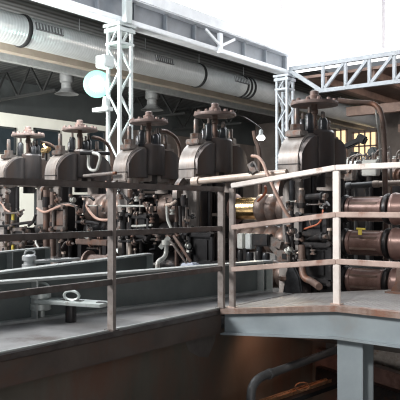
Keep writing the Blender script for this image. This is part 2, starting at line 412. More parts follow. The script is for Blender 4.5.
# purlins of the rear bay
for k, px in enumerate((-11.0, -9.2, -7.4, -5.6, -3.8)):
    w = MB().box((px, 28.4, 5.41), (.22, 14.8, .26))
    tag(w.build('rear_purlin', 'purlin'), ['brown roof beam of the rear bay, leftmost, behind the far lattice column','brown roof beam of the rear bay above the amber windows, second from left','brown roof beam of the rear bay, third from left, right of the amber windows','brown roof beam of the rear bay, fourth from left, under the truss','brown roof beam of the rear bay, furthest right under the truss'][k], 'beam', 'brown beams of the rear roof')
for k, (ya, h) in enumerate(((24.5, 4.75), (30, 4.6))):
    w = MB().box((-4, ya, h), (15.5, .3, .36)); tag(w.build('cross_beam', 'purlin'), ['brown cross beam nearer the truss in the rear bay', 'brown cross beam deeper in the rear bay over the amber windows'][k], 'beam')

# ================================================================== LAMPS
def pendant(px, ytop, ybot, U, label):
    a = onU(px, ytop, U); b = onU(px, ybot, U); s = (a.z-b.z)
    e = thing('pendant_lamp', (b.x, b.y, b.z), label, 'lamp', 'unlit bell pendants')
    MB().lathe([(s*.28, s), (s*.32, s*.94), (s*.32, s*.55), (s*.24, s*.48), (s*.26, s*.25)], b, (0,0,1), 20).build('lamp_body', 'pend', e)
    MB().lathe([(s*.26, s*.25), (s*.34, s*.14), (s*.55, .0), (s*.5, .0), (s*.3, s*.12)], b, (0,0,1), 24).build('lamp_shade', 'pend', e)
    MB().cyl(a, (a.x, a.y, 6.36), .03, seg=8).build('stem', 'truss', e)
pendant(66.5, 72, 94, -18.6, 'unlit grey bell pendant hanging left of the glowing floodlight')
pendant(152, 89, 110, -18.6, 'unlit grey bell pendant hanging above the third hand wheel')
# floodlight on the column
p = onU(97, 84, -12.75)
e = thing('floodlight', (p.x, p.y, p.z-.3), 'glowing greenish white floodlight at the left of the white lattice column', 'lamp')
a = Vector((.62, -.75, -.1)).normalized()
MB().lathe([(.10, -.26), (.16, -.2), (.17, -.05), (.36, .02), (.36, .05), (.33, .05)], p, a, 24).build('lamp_housing', 'galvp', e)
MB().lathe([(.36, .052), (.30, .07), (.14, .072)], p, a, 28).build('glow_rim', 'lampg', e)  # glowing ring stands in for the bloom round the lens
MB().lathe([(.20, .074), (.15, .10), (.08, .125), (.01, .13)], p, a, 24).build('lens', 'lampm', e)
MB().bar(p-a*.15, (UC-.2, c1.y-.2, p.z-.1), .06, .06).build('mounting_arm', 'white', e)
p2 = onU(111, 63, UC+.25)
e = thing('junction_box', (p2.x, p2.y, p2.z-.16), 'small white junction box fixed high on the white lattice column', 'box')
MB().box((p2.x-.02, p2.y-.2, p2.z), (.34, .34, .30)).build('case', 'white', e, bevel=.02)
MB().cyl((p2.x+.1, p2.y-.2, p2.z-.15), (p2.x+.1, p2.y-.2, p2.z-.30), .03, seg=8).build('cable_gland', 'galvp', e)
p3 = onU(111, 110, UC+.25)
e = thing('lattice_bracket', (p3.x, p3.y, p3.z-.1), 'small white bracket with block on the white lattice column above the second hand wheel', 'bracket')
MB().box((p3.x-.1, p3.y-.2, p3.z), (.55, .2, .10)).build('arm', 'white', e)
MB().cyl((p3.x, p3.y-.2, p3.z+.05), (p3.x, p3.y-.2, p3.z+.32), .09, .06, 12).build('insulator', 'white', e)
l_ = bpy.data.lights.new('floodlight_glow', 'POINT'); l_.energy = 30; l_.color = (.6, 1, .88); l_.shadow_soft_size = .15
lo_ = bpy.data.objects.new('floodlight_glow', l_); COL.objects.link(lo_); lo_.location = onU(97, 84, -12.75)+a*.4
# small spot lamp between D and E
p = onV(261, 136, 7.4)
e = thing('spot_lamp', (p.x, p.y, p.z-.05), 'small white lit spot lamp hanging between the fourth and fifth mill stands', 'lamp')
MB().lathe([(.022, .10), (.028, .085), (.03, .03), (.065, -.03), (.06, -.03)], p, (-.35, .55, 1), 18).build('lamp_shade', 'white', e)
MB().lathe([(.056, -.028), (.05, -.042), (.01, -.048)], p, (-.35, .55, 1), 18).build('lens', 'spot', e)
MB().tube([onV(231, 113, 6.75), onV(244, 117, 6.9), onV(254, 123, 7.2), (p.x, p.y, p.z+.10)], .009, 6).build('cable', 'dark', e)

# ================================================================== MILL STANDS
VS = 6.6
def arc(cv, cz, r, a0, a1, n=9):
    return [(cv+r*math.cos(math.radians(a0+(a1-a0)*k/(n-1))), cz+r*math.sin(math.radians(a0+(a1-a0)*k/(n-1)))) for k in range(n)]
def mill_stand(U, V, label, wheel_r=.268, variant=0):
    e = thing('mill_stand', (U, V, ZB), label, 'rolling mill stand', 'rolling mill stands in a row')
    T = .26
    P = lambda v, z, u=0: Vector((U+u, V+v, z))
    # housing : arched cap with overhang + two posts
    out = [(-.55, 1.22)] + arc(-.22, 1.36, .33, 180, 90) + arc(.22, 1.36, .33, 90, 0) + [(.55, 1.22), (.46, 1.17), (.46, ZB), (.28, ZB), (.28, 1.22), (-.28, 1.22), (-.28, ZB), (-.46, ZB), (-.46, 1.17)]
    hb = MB().prism([P(v, z, -T/2) for v, z in out], (T, 0, 0))
    hb.build('housing', 'stand', e, bevel=.012, angle=30)
    # feet
    MB().box(P(0, ZB+.08), (T+.16, 1.12, .16)).build('foot', 'stand', e, bevel=.015)
    # cap seam
    MB().box(P(-.49, 1.335, 0), (T+.006, .125, .012)).build('cap_seam', 'dark', e)
    # three lobes on the cap
    def archz(v):
        x = abs(v)-.22
        return 1.69 if x <= 0 else 1.36+math.sqrt(max(.33**2-x*x, 0))
    for sg in (-1, 1):
        vs_ = []; fs_ = []; NL = 20
        for k in range(NL+1):
            v = sg*(.135+.395*k/NL); x = (abs(v)-.345)/.20
            pu = T/2+.006+.062*math.sqrt(max(0, 1-x*x)); zt_ = archz(v)-.028
            vs_ += [P(v, 1.27, T/2-.02), P(v, 1.27, pu), P(v, zt_, pu), P(v, zt_, T/2-.02)]
        for k in range(NL):
            for q in range(4): fs_.append((4*k+q, 4*k+(q+1) % 4, 4*k+4+(q+1) % 4, 4*k+4+q))
        fs_ += [(3, 2, 1, 0), (4*NL, 4*NL+1, 4*NL+2, 4*NL+3)]
        MB().add(vs_, fs_).build('side_lobe', 'face', e, angle=50)
    MB().prism([P(v, z, T/2-.001) for v, z in [(-.285, ZB+.2), (-.285, 1.20), (-.455, 1.17), (-.455, ZB+.2)]], (.012, 0, 0)).build('side_face', 'face', e)  # thin sheet over the post, side shade put into its colour
    MB().prism([P(v, z, T/2-.001) for v, z in [(.285, ZB+.2), (.285, 1.20), (.455, 1.17), (.455, ZB+.2)]], (.012, 0, 0)).build('side_face', 'face', e)
    MB().lathe([(.185, 0), (.195, .02), (.195, .40), (.18, .425)], P(0, 1.31, .055), (0,0,1), 32).build('screw_housing', 'face', e, angle=30)
    MB().lathe([(.10, 0), (.10, .22)], P(0, 1.10, .05), (0,0,1), 20).build('screw_collar', 'dark', e)
    # shoulder tie bolts
    for v, hh in ((-.36, .13), (.37, .08)):
        zb_ = 1.36 + math.sqrt(.33**2-(abs(v)-.22)**2) - .012
        t = MB().box(P(v, zb_+.03, 0), (.20, .17, .07)).build('tie_bolt', 'bolt', e, bevel=.01)
        MB().lathe([(.075, 0), (.075, .07)], P(v, zb_+.065, 0), (0,0,1), 6).build('nut', 'bolt', t, angle=20)
        MB().lathe([(.03, 0), (.03, .05+hh-.02), (.024, .05+hh)], P(v, zb_+.135, 0), (0,0,1), 12).build('stud', 'bolt', t)
    # jack posts round the spindle
    for k, (u, v, hh, m) in enumerate(((.05, -.17, .19, 'jack'), (.12, .03, .15, 'jack'), (.04, .16, .18, 'jack'), (-.07, -.10, .14, 'jack'), (-.06, .12, .15, 'jack'))):
        zb_ = 1.66 if abs(v) > .25 else 1.70
        j = MB().lathe([(.058, 0), (.058, .03), (.048, .035), (.048, hh), (.03, hh+.03)], P(v, zb_, u), (0,0,1), 14).build('jack_post', m, e)
        MB().lathe([(.017, 0), (.017, .07)], P(v, zb_+hh+.03, u), (0,0,1), 8).build('rod', 'bolt', j)
    # screw spindle and hand wheel
    sp = P(0, 1.69, .02)
    MB().lathe([(.06, 0), (.06, .06), (.032, .08), (.032, .24), (.044, .25), (.044, .29), (.034, .30), (.034, .36)], sp, (0,0,1), 16).build('screw_spindle', 'rust', e)
    R = wheel_r; w0 = P(0, 2.03, .02)
    wb = MB().lathe([(.05, .012), (R*.72, .012), (R*.80, 0), (R, 0), (R+.004, .015), (R, .036), (R*.80, .042), (R*.72, .03), (.10, .045), (.08, .06)], w0, (0,0,1), 48).build('hand_wheel', 'wheel', e, angle=30)
    MB().lathe([(.11, .04), (.11, .065), (.075, .075), (.075, .11), (.05, .12), (.05, .16), (.035, .17)], w0, (0,0,1), 18).build('hub', 'wheel', wb)
    for k in range(12):
        an = 2*math.pi*k/12+.2
        MB().cyl(w0+Vector((math.cos(an)*R*.88, math.sin(an)*R*.88, .036)), w0+Vector((math.cos(an)*R*.88, math.sin(an)*R*.88, .066)), .028, .022, 8).build('rim_lug', 'wheel', wb)
    # roll chocks in the window
    for z, hgt in (((.93, .26), (.62, .28), (.27, .30), (-.08, .28)) if variant == 0 else ((.40, .24), (.12, .26), (-.12, .2))):
        c = MB().box(P(0, z, .02), (T+.10, .46, hgt)).build('roll_chock', 'chock', e, bevel=.02)
        for v in (-.13, .13):
            MB().cyl(P(v, z+.07, .16), P(v, z+.07, .25), .028, .022, 10).build('bolt', 'dark', c)
    # rods on the +U face
    for v in (-.33, .33):
        MB().cyl(P(v, ZB+.15, .19), P(v, 1.20, .19), .032, seg=10).build('tension_rod', 'dark', e)
    # bolt holes and posts on the front face
    MB().box(P(-.475, .48, .02), (.19, .03, 1.36)).build('front_plate', 'stand', e, bevel=.006)
    for z in (.62, .76, .20):
        MB().cyl(P(-.489, z, .05), P(-.492, z, .05), .032, seg=14).build('bolt_hole', 'chock', e)
    # claw bracket below cap
    q = arc(-.44, 1.02, .24, 90, 190) + list(reversed(arc(-.44, 1.02, .15, 90, 190)))
    MB().prism([P(v, z, -.11) for v, z in q], (.07, 0, 0)).build('claw_bracket', 'bolt', e)
    return e
stands = [
    (-8.87, 'fifth mill stand back, leftmost, half cut by the left edge of the photo'),
    (-7.60, 'mill stand second from left with a bent grey pipe loop over its cap'),
    (-6.17, 'middle mill stand, just right of the bright white lattice column'),
    (-5.02, 'mill stand fourth from left, tall, left of the smooth brass roll'),
    (-3.60, 'rightmost and nearest mill stand, behind the sloping ramp rail'),
]
ST = [mill_stand(u, VS, l, variant=1 if k == 0 else 0) for k, (u, l) in enumerate(stands)]
UA, UB_, UC_, UD_, UE_ = [s[0] for s in stands]
# bed beams below
for k, v in enumerate((6.25, 6.95)):
    pass

# curved pipes from stand tops
def pipe(name, pts, r, m, label, cat, group=None, seg=8, smooth=4, flanges=()):
    o = MB().tube(pts, r, seg, smooth).build(name, m); tag(o, label, cat, group)
    return o
def arch_pipe(U, spread, label, r=.028):
    return pipe('curved_pipe', [(U+.0, VS+.27, 1.96), (U+.02, VS+.40, 1.95), (U+.04, VS+.53, 1.89), (U+.05, VS+.61, 1.78), (U+.05, VS+.64, 1.6), (U+.05, VS+.64, 1.3), (U+.05, VS+.64, ZB)], r, 'rust', label, 'pipe', 'arched pipes behind the mill stands')
arch_pipe(UA, 0, 'arched rusty pipe dropping down behind the leftmost mill stand')
arch_pipe(UB_, 0, 'arched rusty pipe dropping down behind the second mill stand')
arch_pipe(UC_, 0, 'arched rusty pipe dropping down between the third and fourth mill stands')
# big pipe right of E
pts = [onV(338, 100, 6.95), onV(352, 102, 7.0), onV(370, 103, 7.1), onV(378, 107, 7.1), onV(382, 116, 7.1), onV(384, 135, 7.1), onV(385, 170, 7.1), onV(386, 260, 7.1)]
pts[-1].z = ZB
pipe('curved_pipe', pts, .031, 'rust', 'thick brown pipe leaving the rightmost hand wheel and bending down at right', 'pipe', seg=12)
pipe('thin_cable', [onV(376, 107, 7.2), onV(377, 120, 7.2), onV(379, 135, 7.2), onV(380, 150, 7.2), onV(382, 172, 7.2)], .010, 'pale', 'thin pale cable hanging beside the thick brown bent pipe', 'cable')
# brown stub pipe under the spot lamp
pipe('stub_pipe', [onV(254, 131, 7.6), onV(256, 141, 7.6), onV(259, 150, 7.6), onV(260, 175, 7.6), onV(260, 290, 7.6)][:4] + [Vector((onV(260, 175, 7.6).x, 7.6, ZB))], .032, 'rust', 'brown pipe rising to the lit spot lamp', 'pipe')

# ================================================================== ROLL SPINDLES / COUPLINGS
ROW = (.855, .49, .08)
def spindle(name, u0, z, prof, m, label, cat='coupling', group=None, extras=()):
    e = thing(name, ((u0), VS, z-.2), label, cat, group)
    for part, pr, mm, off in prof:
        MB().lathe(pr, (u0+off, VS, z), (1,0,0), 32).build(part, mm, e, angle=40)
    return e
def ribbed(L, r, n):
    pr = [(r*.82, 0)]
    for k in range(n):
        a = L*k/n; b = L*(k+1)/n; w = (b-a)
        pr += [(r*.86, a), (r, a+w*.15), (r*1.02, a+w*.5), (r, a+w*.8), (r*.86, b)]
    return pr
# between D and E
for row, z in enumerate(ROW):
    nm = ('top', 'middle', 'bottom')[row]
    if row == 0:
        e = spindle('brass_roll', -4.70, z, [('flange', [(.10, 0), (.175, .01), (.185, .03), (.15, .06), (.12, .065)], 'copper', 0), ('barrel', [(.135, 0), (.135, .30), (.125, .31)], 'brass', .065)], 'brass', 'smooth shiny brass roll with flared end between the fourth and fifth stands', 'roll')
        spindle('ribbed_coupling', -4.32, z, [('body', ribbed(.46, .175, 3), 'barrel', 0)], 'barrel', 'ribbed brown coupling between the brass roll and rightmost mill stand', 'coupling', 'ribbed couplings')
    else:
        spindle('ribbed_coupling', -4.70, z, [('body', ribbed(.84, .16, 5), 'barrel', 0)], 'barrel', 'ribbed brown coupling directly below the brass roll' if row == 1 else 'lowest ribbed coupling under the brass roll, mostly hidden by the trough', 'coupling', 'ribbed couplings')
# C-D
for row, z in enumerate(ROW):
    lab = ('rust brown coupling drum with toothed edge between the third and fourth stands, upper row', 'dark coupling below the toothed drum between the third and fourth stands', 'lowest dark coupling between the third and fourth stands')[row]
    e = spindle('coupling_drum', -5.90, z, [('shaft', [(.10, 0), (.13, .02), (.13, .30), (.10, .68)], 'dark', 0), ('drum', [(.16, 0), (.185, .015), (.19, .06), (.19, .30), (.175, .33), (.14, .335)], 'barrel' if row == 0 else 'dark', .05)], 'rust', lab, 'coupling', 'coupling drums')
    if row == 0:
        for k in range(10):
            an = 2*math.pi*k/10
            MB().box((-5.865, VS+math.cos(an)*.165, z+math.sin(an)*.165), (.06, .06, .06)).build('tooth', 'barrel', e)
        MB().lathe([(.15, 0), (.18, .02), (.18, .08), (.15, .1)], (-5.51, VS, z), (1,0,0), 28).build('collar', 'dark', e)
# B-C, A-B
for row, z in enumerate(ROW[:2]):
    spindle('ribbed_coupling', -7.30, z, [('body', ribbed(.78, .21, 5), 'barrel' if row == 0 else 'dark', .0), ('shaft', [(.12, 0), (.12, .16)], 'dark', .78)], 'barrel', ('big ribbed brown coupling between the second and third mill stands, upper row', 'ribbed dark coupling between the second and third mill stands, lower row')[row], 'coupling', 'ribbed couplings')
spindle('drive_shaft', -8.60, ROW[1], [('shaft_body', [(.10, 0), (.11, .1), (.11, .75)], 'dark', 0)], 'dark', 'dark drive shaft between the leftmost two mill stands', 'shaft')
# E - right
for row, z in enumerate(ROW):
    nm = ('top', 'middle', 'lowest')[row]
    e = spindle('wobbler_spindle', -3.40, z, [('neck', [(.10, .10), (.11, .11), (.11, .18)], 'dark', 0), ('collar', [(.11, 0), (.145, .01), (.155, .03), (.145, .06), (.12, .07)], 'dark', .18),
        ('sleeve', [(.115, 0), (.135, .005), (.135, .04), (.122, .045), (.122, .36), (.135, .365), (.135, .40), (.115, .41)], 'copper', .25), ('collar', [(.12, 0), (.155, .008), (.165, .03), (.16, .055), (.13, .065)], 'dark', .665)],
        'copper', '%s brown wobbler spindle with dark collars right of the rightmost stand' % nm, 'spindle', 'stacked wobbler spindles')
    for k in range(6):
        an = 2*math.pi*k/6+.5
        MB().bar((-3.10, VS+math.cos(an)*.122, z+math.sin(an)*.122), (-2.79, VS+math.cos(an)*.122, z+math.sin(an)*.122), .022, .022).build('key_bar', 'rust', e)
    e = spindle('roll_barrel', -2.66, z, [('barrel', [(.12, 0), (.165, .01), (.172, .03), (.172, .05), (.165, .06), (.165, 1.25), (.155, 1.27)], 'copper', 0), ('end_neck', [(.12, 0), (.12, .25)], 'dark', 1.27)], 'copper', '%s large smooth brown roll barrel at the right edge of the photo' % nm, 'roll', 'stacked roll barrels')

# ================================================================== FRONT RIGGING OF STANDS (adjusters, guides, valves)
VF = 6.6
def adj_rods(stand, U, specs):
    for (x, ya, yb, r, m, yc) in specs:
        v = 5.98
        a, b = onV(x, ya, v), onV(x, yb, v); b = Vector((a.x, v, b.z))
        j = MB().cyl(b, a, r, seg=12).build('adjusting_rod', m, stand)
        for y0, y1, rr, mm in yc:
            p, q = onV(x, y0, v), onV(x, y1, v)
            MB().cyl((a.x, v, q.z), (a.x, v, p.z), rr, seg=14).build('collar', mm, j)
adj_rods(ST[4], UE_, [(292, 180, 288, .020, 'dark', [(181, 200, .032, 'jack'), (214, 222, .03, 'dark'), (240, 250, .035, 'dark')]),
                      (301.5, 188, 288, .026, 'beige', [(190, 204, .038, 'bolt'), (203, 208, .046, 'dark'), (250, 258, .045, 'bolt'), (235, 250, .034, 'rust')])])
adj_rods(ST[3], UD_, [(176.5, 186, 275, .022, 'rust', [(186, 198, .032, 'beige'), (198, 206, .05, 'dark'), (222, 232, .035, 'dark')]),
                      (184.0, 195, 275, .026, 'dark', [(198, 207, .05, 'dark'), (216, 230, .036, 'bolt')])])
adj_rods(ST[2], UC_, [(130, 178, 262, .024, 'beige', [(178, 186, .04, 'bolt'), (200, 206, .04, 'dark'), (222, 232, .045, 'dark'), (190, 198, .034, 'rust')]),
                      (124, 205, 262, .030, 'dark', [(212, 232, .05, 'chock')])])
adj_rods(ST[1], UB_, [(46.5, 190, 256, .05, 'rust', [(197, 207, .06, 'dark')]), (53, 192, 256, .045, 'rust', [(222, 226, .055, 'dark')])])
adj_rods(ST[0], UA, [(7, 195, 258, .03, 'rust', [(203, 214, .05, 'bolt'), (225, 235, .05, 'dark')]), (13, 212, 258, .022, 'yellow', [(220, 226, .035, 'bolt')])])
# guide boxes: framed window blocks with bolts
def guide_box(stand, x, y, w, h, v, m1='bolt', m2='rust'):
    p = onV(x, y, v)
    b = MB().box(p, (w, .16, h)).build('guide_box', 'chock', stand, bevel=.015)
    f = MB()
    for s in (-1, 1): f.box(p+Vector((s*(w/2-.03), -.095, 0)), (.05, .05, h))
    for s in (-1, 1): f.box(p+Vector((0, -.095, s*(h/2-.03))), (w, .05, .05))
    f.build('frame', m1, b, bevel=.008)
    MB().box(p+Vector((0, -.085, 0)), (w*.45, .02, h*.6)).build('slot', m2, b)
    for sx in (-1, 1):
        for sz in (-1, 1):
            q = p+Vector((sx*(w/2-.02), -.12, sz*(h/2-.01)))
            MB().cyl(q, q+Vector((0, -.05, 0)), .028, seg=6).build('bolt', m1, b)
guide_box(ST[1], 65, 218, .30, .34, 5.98)
guide_box(ST[2], 145, 226, .36, .30, 6.0, 'dark', 'chock')
guide_box(ST[0], 24, 236, .34, .26, 5.98, 'bolt', 'dark')
guide_box(ST[4], 318, 225, .34, .24, 6.04, 'dark', 'chock')
guide_box(ST[4], 320, 262, .40, .42, 6.04, 'dark', 'chock')
guide_box(ST[3], 206, 250, .40, .42, 6.05, 'chock', 'chock')
# hydraulic cylinders sticking out of stand E
for y, zc in ((197, 0), (238, 0)):
    p = onV(311, y, 5.98); q = onV(322, y-1, 5.9)
    c = MB().cyl(p, q, .034, seg=14).build('side_cylinder', 'dark', ST[4])
    d_ = (q-p).normalized()
    MB().cyl(q, q+d_*.03, .042, seg=14).build('end_flange', 'jack', c)
    MB().cyl(q+d_*.03, q+d_*.08, .025, seg=10).build('rod', 'bolt', c)
    MB().cyl(p, p-d_*.10, .035, seg=10).build('neck', 'jack', c)
# valves and pipework (small) per stand
def valve_cluster(stand, pts, m='bolt'):
    for (x, y, s) in pts:
        p = onV(x, y, 5.9)
        a = MB().lathe([(s*.5, -s*.7), (s*.8, -s*.65), (s*.8, -s*.3), (s*.45, -s*.2), (s*.45, s*.2), (s*.8, s*.3), (s*.8, s*.65), (s*.5, s*.7)], p, random.choice([(1,0,0), (0,0,1), (.8,0,.6)]), 12).build('valve', random.choice(['bolt', 'bolt', 'pale', 'dark', 'rust']), stand)
        MB().cyl(p, p+Vector((0, -.04, s*1.3)), s*.18, seg=8).build('stem', 'bolt', a)
        MB().lathe([(s*.55, 0), (s*.6, .01), (s*.55, .02)], p+Vector((0, -.04, s*1.3)), (0,0,1), 12).build('knob', random.choice(['rust', 'dark', 'bolt']), a)
valve_cluster(ST[0], [(3, 200, .05), (8, 192, .045), (20, 214, .05), (14, 231, .05), (22, 246, .045), (30, 240, .05), (37, 245, .045), (5, 245, .05), (28, 231, .04)])
valve_cluster(ST[1], [(58, 200, .05), (80, 212, .05), (84, 222, .045), (90, 230, .04), (62, 239, .05), (70, 243, .05), (80, 240, .045), (92, 244, .05), (73, 200, .045), (42, 232, .045), (100, 238, .04)])
valve_cluster(ST[2], [(121, 197, .045), (120, 218, .045), (137, 199, .045), (150, 209, .05), (137, 214, .045), (152, 220, .045), (122, 240, .05), (135, 242, .05), (146, 240, .05), (158, 238, .05), (142, 196, .05)])
valve_cluster(ST[3], [(168, 205, .05), (172, 212, .045), (169, 238, .055), (180, 241, .045), (188, 246, .04)])
valve_cluster(ST[4], [(291, 232, .045), (289, 250, .05), (297, 258, .05), (326, 205, .04), (313, 252, .04), (290, 208, .04)])
def pipes(stand, lst):
    for pts, r, m in lst:
        MB().tube([onV(x, y, v) for x, y, v in pts], r, 7, 3).build('pipework', m, stand)
pipes(ST[0], [([(-4, 226, 5.9), (6, 226, 5.9), (18, 224, 5.9), (32, 222, 5.95)], .022, 'dark'), ([(7, 213, 5.9), (16, 213, 5.9), (24, 210, 5.9)], .016, 'bolt'),
    ([(36, 214, 5.95), (33, 222, 5.95), (28, 226, 5.9)], .022, 'dark'), ([(18, 238, 5.88), (18, 250, 5.88)], .015, 'bolt'), ([(36, 234, 5.9), (36, 243, 5.85), (40, 249, 5.85)], .014, 'pale'),
    ([(20, 185, 6.0), (31, 185, 6.0), (37, 186, 6.0)], .03, 'bolt')])
pipes(ST[1], [([(56, 206, 5.9), (63, 204, 5.9), (70, 204, 5.9), (76, 208, 5.9), (76, 228, 5.9)], .014, 'bolt'), ([(76, 222, 5.9), (88, 222, 5.9), (100, 224, 5.9)], .02, 'dark'),
    ([(56, 236, 5.9), (70, 235, 5.9), (82, 236, 5.9), (92, 240, 5.9)], .016, 'pale'), ([(62, 248, 5.9), (66, 242, 5.9), (74, 244, 5.9)], .014, 'bolt'),
    ([(80, 197, 6.0), (88, 196, 6.0), (94, 200, 6.0)], .02, 'dark')])
pipes(ST[2], [([(118, 206, 5.9), (130, 206, 5.9), (146, 206, 5.9)], .014, 'pale'), ([(138, 196, 5.9), (140, 202, 5.9), (140, 212, 5.9)], .012, 'bolt'), ([(137, 228, 5.9), (137, 215, 5.9), (141, 213, 5.9)], .014, 'bolt'),
    ([(130, 226, 5.9), (140, 226, 5.9), (152, 225, 5.9)], .016, 'pale'), ([(118, 189, 5.95), (124, 196, 5.9), (130, 202, 5.9)], .018, 'dark'), ([(119, 241, 5.9), (134, 241, 5.9), (150, 238, 5.9)], .018, 'dark'),
    ([(144, 203, 5.9), (148, 209, 5.9), (152, 216, 5.9)], .024, 'rust')])
pipes(ST[3], [([(167, 206, 5.85), (167, 213, 5.85), (168, 221, 5.85), (172, 230, 5.85)], .018, 'pale'), ([(174, 236, 5.85), (182, 248, 5.8), (191, 262, 5.8)], .020, 'rust'), ([(170, 240, 5.85), (177, 250, 5.85), (187, 264, 5.85)], .014, 'bolt'),
    ([(166, 205, 5.85), (172, 204, 5.85), (176, 201, 5.9)], .02, 'beige'), ([(180, 206, 5.9), (181, 230, 5.9)], .02, 'dark')])
pipes(ST[4], [([(306, 240, 5.95), (316, 235, 5.95), (328, 232, 5.95)], .012, 'dark'), ([(309, 215, 5.95), (311, 226, 5.95), (316, 226, 5.95)], .010, 'rust'), ([(286, 225, 5.9), (288, 240, 5.9), (290, 252, 5.9)], .022, 'dark'),
    ([(306, 280, 5.95), (318, 282, 5.95), (332, 279, 5.95)], .014, 'dark')])
random.seed(11)
for st, (xa, xb), n in ((ST[0], (-2, 20), 8), (ST[1], (54, 104), 20), (ST[2], (118, 160), 18), (ST[3], (166, 192), 8), (ST[4], (286, 332), 12)):
    for k in range(n):
        x, y = random.uniform(xa, xb), random.uniform(194, 256); v = random.uniform(5.92, 6.02); L_ = random.uniform(4, 14)
        a = onV(x, y, v); rr = random.choice((.008, .010, .013, .016)); sgn = random.choice((-1, 1))
        if random.random() < .5: pts = [a, onV(x, y+L_, v)]
        elif random.random() < .5: pts = [a, onV(x+sgn*L_, y, v)]
        else: pts = [a, onV(x, y+L_*.6, v), onV(x+sgn*L_*.6, y+L_*.7, v)]
        o_ = MB().tube(pts, rr, 7, 1).build('pipework', random.choice(('bolt', 'dark', 'rust', 'pale', 'bolt', 'jack')), st)
        MB().lathe([(rr*1.9, -rr), (rr*1.9, rr)], a, pts[1]-a, 8).build('union_nut', random.choice(('bolt', 'dark', 'beige')), o_)
# bent grey loop on B
pts = [onV(x, y, 6.2) for x, y in ((89, 153), (97.5, 154), (100, 158), (98, 166), (96, 170), (91, 170), (88.5, 166), (88.5, 158))]
tag(MB().tube(pts, .022, 8, 4, closed=True).build('pipe_loop', 'pale'), 'bent grey pipe loop hanging at the cap of the second mill stand', 'pipe')
pipe('short_pipe', [onV(84, 176, 5.98), onV(100, 174.5, 5.98), onV(116, 173, 5.98)], .024, 'bolt', 'short grey pipe joining the second and third mill stands at cap height', 'pipe')
pipe('short_pipe', [onV(80, 153, 6.1), onV(92, 153, 6.2), onV(110, 153.5, 6.35)], .028, 'dark', 'dark pipe across the top of the second mill stand', 'pipe')
# camera-like brass fitting on A-B gap
p = onV(46, 150, 6.2)
e = thing('brass_fitting', (p.x, p.y, p.z-.08), 'small brassy valve fitting beside the cap of the second mill stand', 'valve')
MB().lathe([(.03, -.09), (.05, -.08), (.05, .03), (.035, .05), (.035, .10)], p, (1, -.2, .1), 14).build('valve_body', 'brass', e)
MB().cyl(p, p+Vector((-.06, 0, .09)), .016, seg=8).build('lever', 'brass', e)
MB().cyl(p+Vector((0,0,-.03)), p+Vector((0, 0, -.16)), .022, seg=8).build('pipe_stub', 'dark', e)

# long beige pipe D..E with bracket
a, b = onV(195.5, 181.5, 5.93), onV(287, 172.5, 5.93)
e = thing('long_pipe', ((a+b)/2-Vector((0,0,.1))), 'long beige pipe running between the fourth and fifth mill stands at cap height', 'pipe')
MB().cyl(a, b, .038, seg=16).build('pipe_tube', 'beige', e)
MB().cyl(a-(b-a).normalized()*.04, a+(b-a).normalized()*.06, .055, seg=18).build('end_cap', 'beige', e)
p = onV(253, 168, 5.9); R = Matrix.Rotation(math.radians(-28), 3, 'Y')
br = MB().box(p, (.085, .05, .13), R).build('clamp', 'bolt', e, bevel=.008)
MB().cyl(p+Vector((.01, -.03, .03)), p+Vector((.01, -.036, .03)), .022, seg=12).build('clamp_hole', 'chock', br)
MB().cyl(p+Vector((-.02, -.03, -.05)), p+Vector((-.02, -.036, -.05)), .016, seg=12).build('clamp_hole', 'chock', br)
p = onV(94, 242, 5.92)
e = thing('guide_bench', (p.x, p.y, ZB), 'brown flat guide bench below the big ribbed coupling of the second and third stands', 'bench')
MB().box(p, (.62, .12, .075)).build('bench_top', 'rust', e, bevel=.008)
for dx in (-.24, .24): MB().box((p.x+dx, p.y, (p.z-.037+ZB)/2), (.07, .09, p.z-.037-ZB)).build('leg', 'dark', e)
# hoses
pipe('rubber_hose', [onV(x, y, v) for x, y, v in ((252, 156, 5.95), (258, 157, 5.9), (263, 163, 5.86), (267, 173, 5.82), (275, 191, 5.8), (284, 209, 5.8), (291, 219, 5.85))], .017, 'hose', 'long peach rubber hose draped over the beige pipe in front of the ribbed coupling', 'hose')
pipe('rubber_hose', [onV(x, y, v) for x, y, v in ((265, 186, 6.1), (266, 191, 6.15), (263, 196, 6.25), (258, 201, 6.4))], .015, 'hoser', 'short bright orange hose ending on the brass roll', 'hose')
pipe('rubber_hose', [onV(x, y, v) for x, y, v in ((37, 208, 5.85), (41, 211, 5.85), (46, 212, 5.82), (53, 209, 5.82), (61, 206, 5.85), (70, 205, 5.9), (78, 207, 5.95))], .018, 'hose', 'peach rubber hose looping in front of the second mill stand', 'hose')
pipe('rubber_hose', [onV(x, y, v) for x, y, v in ((86, 205, 6.0), (90, 212, 5.95), (96, 218, 5.9), (103, 220, 5.9), (110, 219, 5.9), (113, 214, 5.95))], .018, 'hose', 'peach rubber hose below the big ribbed coupling of the second and third stands', 'hose')
pipe('rubber_hose', [onV(x, y, v) for x, y, v in ((106, 181, 6.0), (107, 190, 5.98), (110, 198, 5.95))], .012, 'hose', 'thin peach hose hanging at the left side of the middle mill stand', 'hose')
pipe('rubber_hose', [onV(x, y, v) for x, y, v in ((323, 210, 5.9), (322, 218, 5.85), (318, 224, 5.88), (310, 227, 5.92), (304, 229, 5.95))], .010, 'hoser', 'thin red hose curling in front of the rightmost mill stand', 'hose')
pipe('rubber_hose', [onV(x, y, v) for x, y, v in ((-3, 200, 5.9), (2, 204, 5.88), (5, 209, 5.88), (10, 212, 5.9))], .014, 'hose', 'pinkish hose at the left edge on the leftmost mill stand', 'hose')

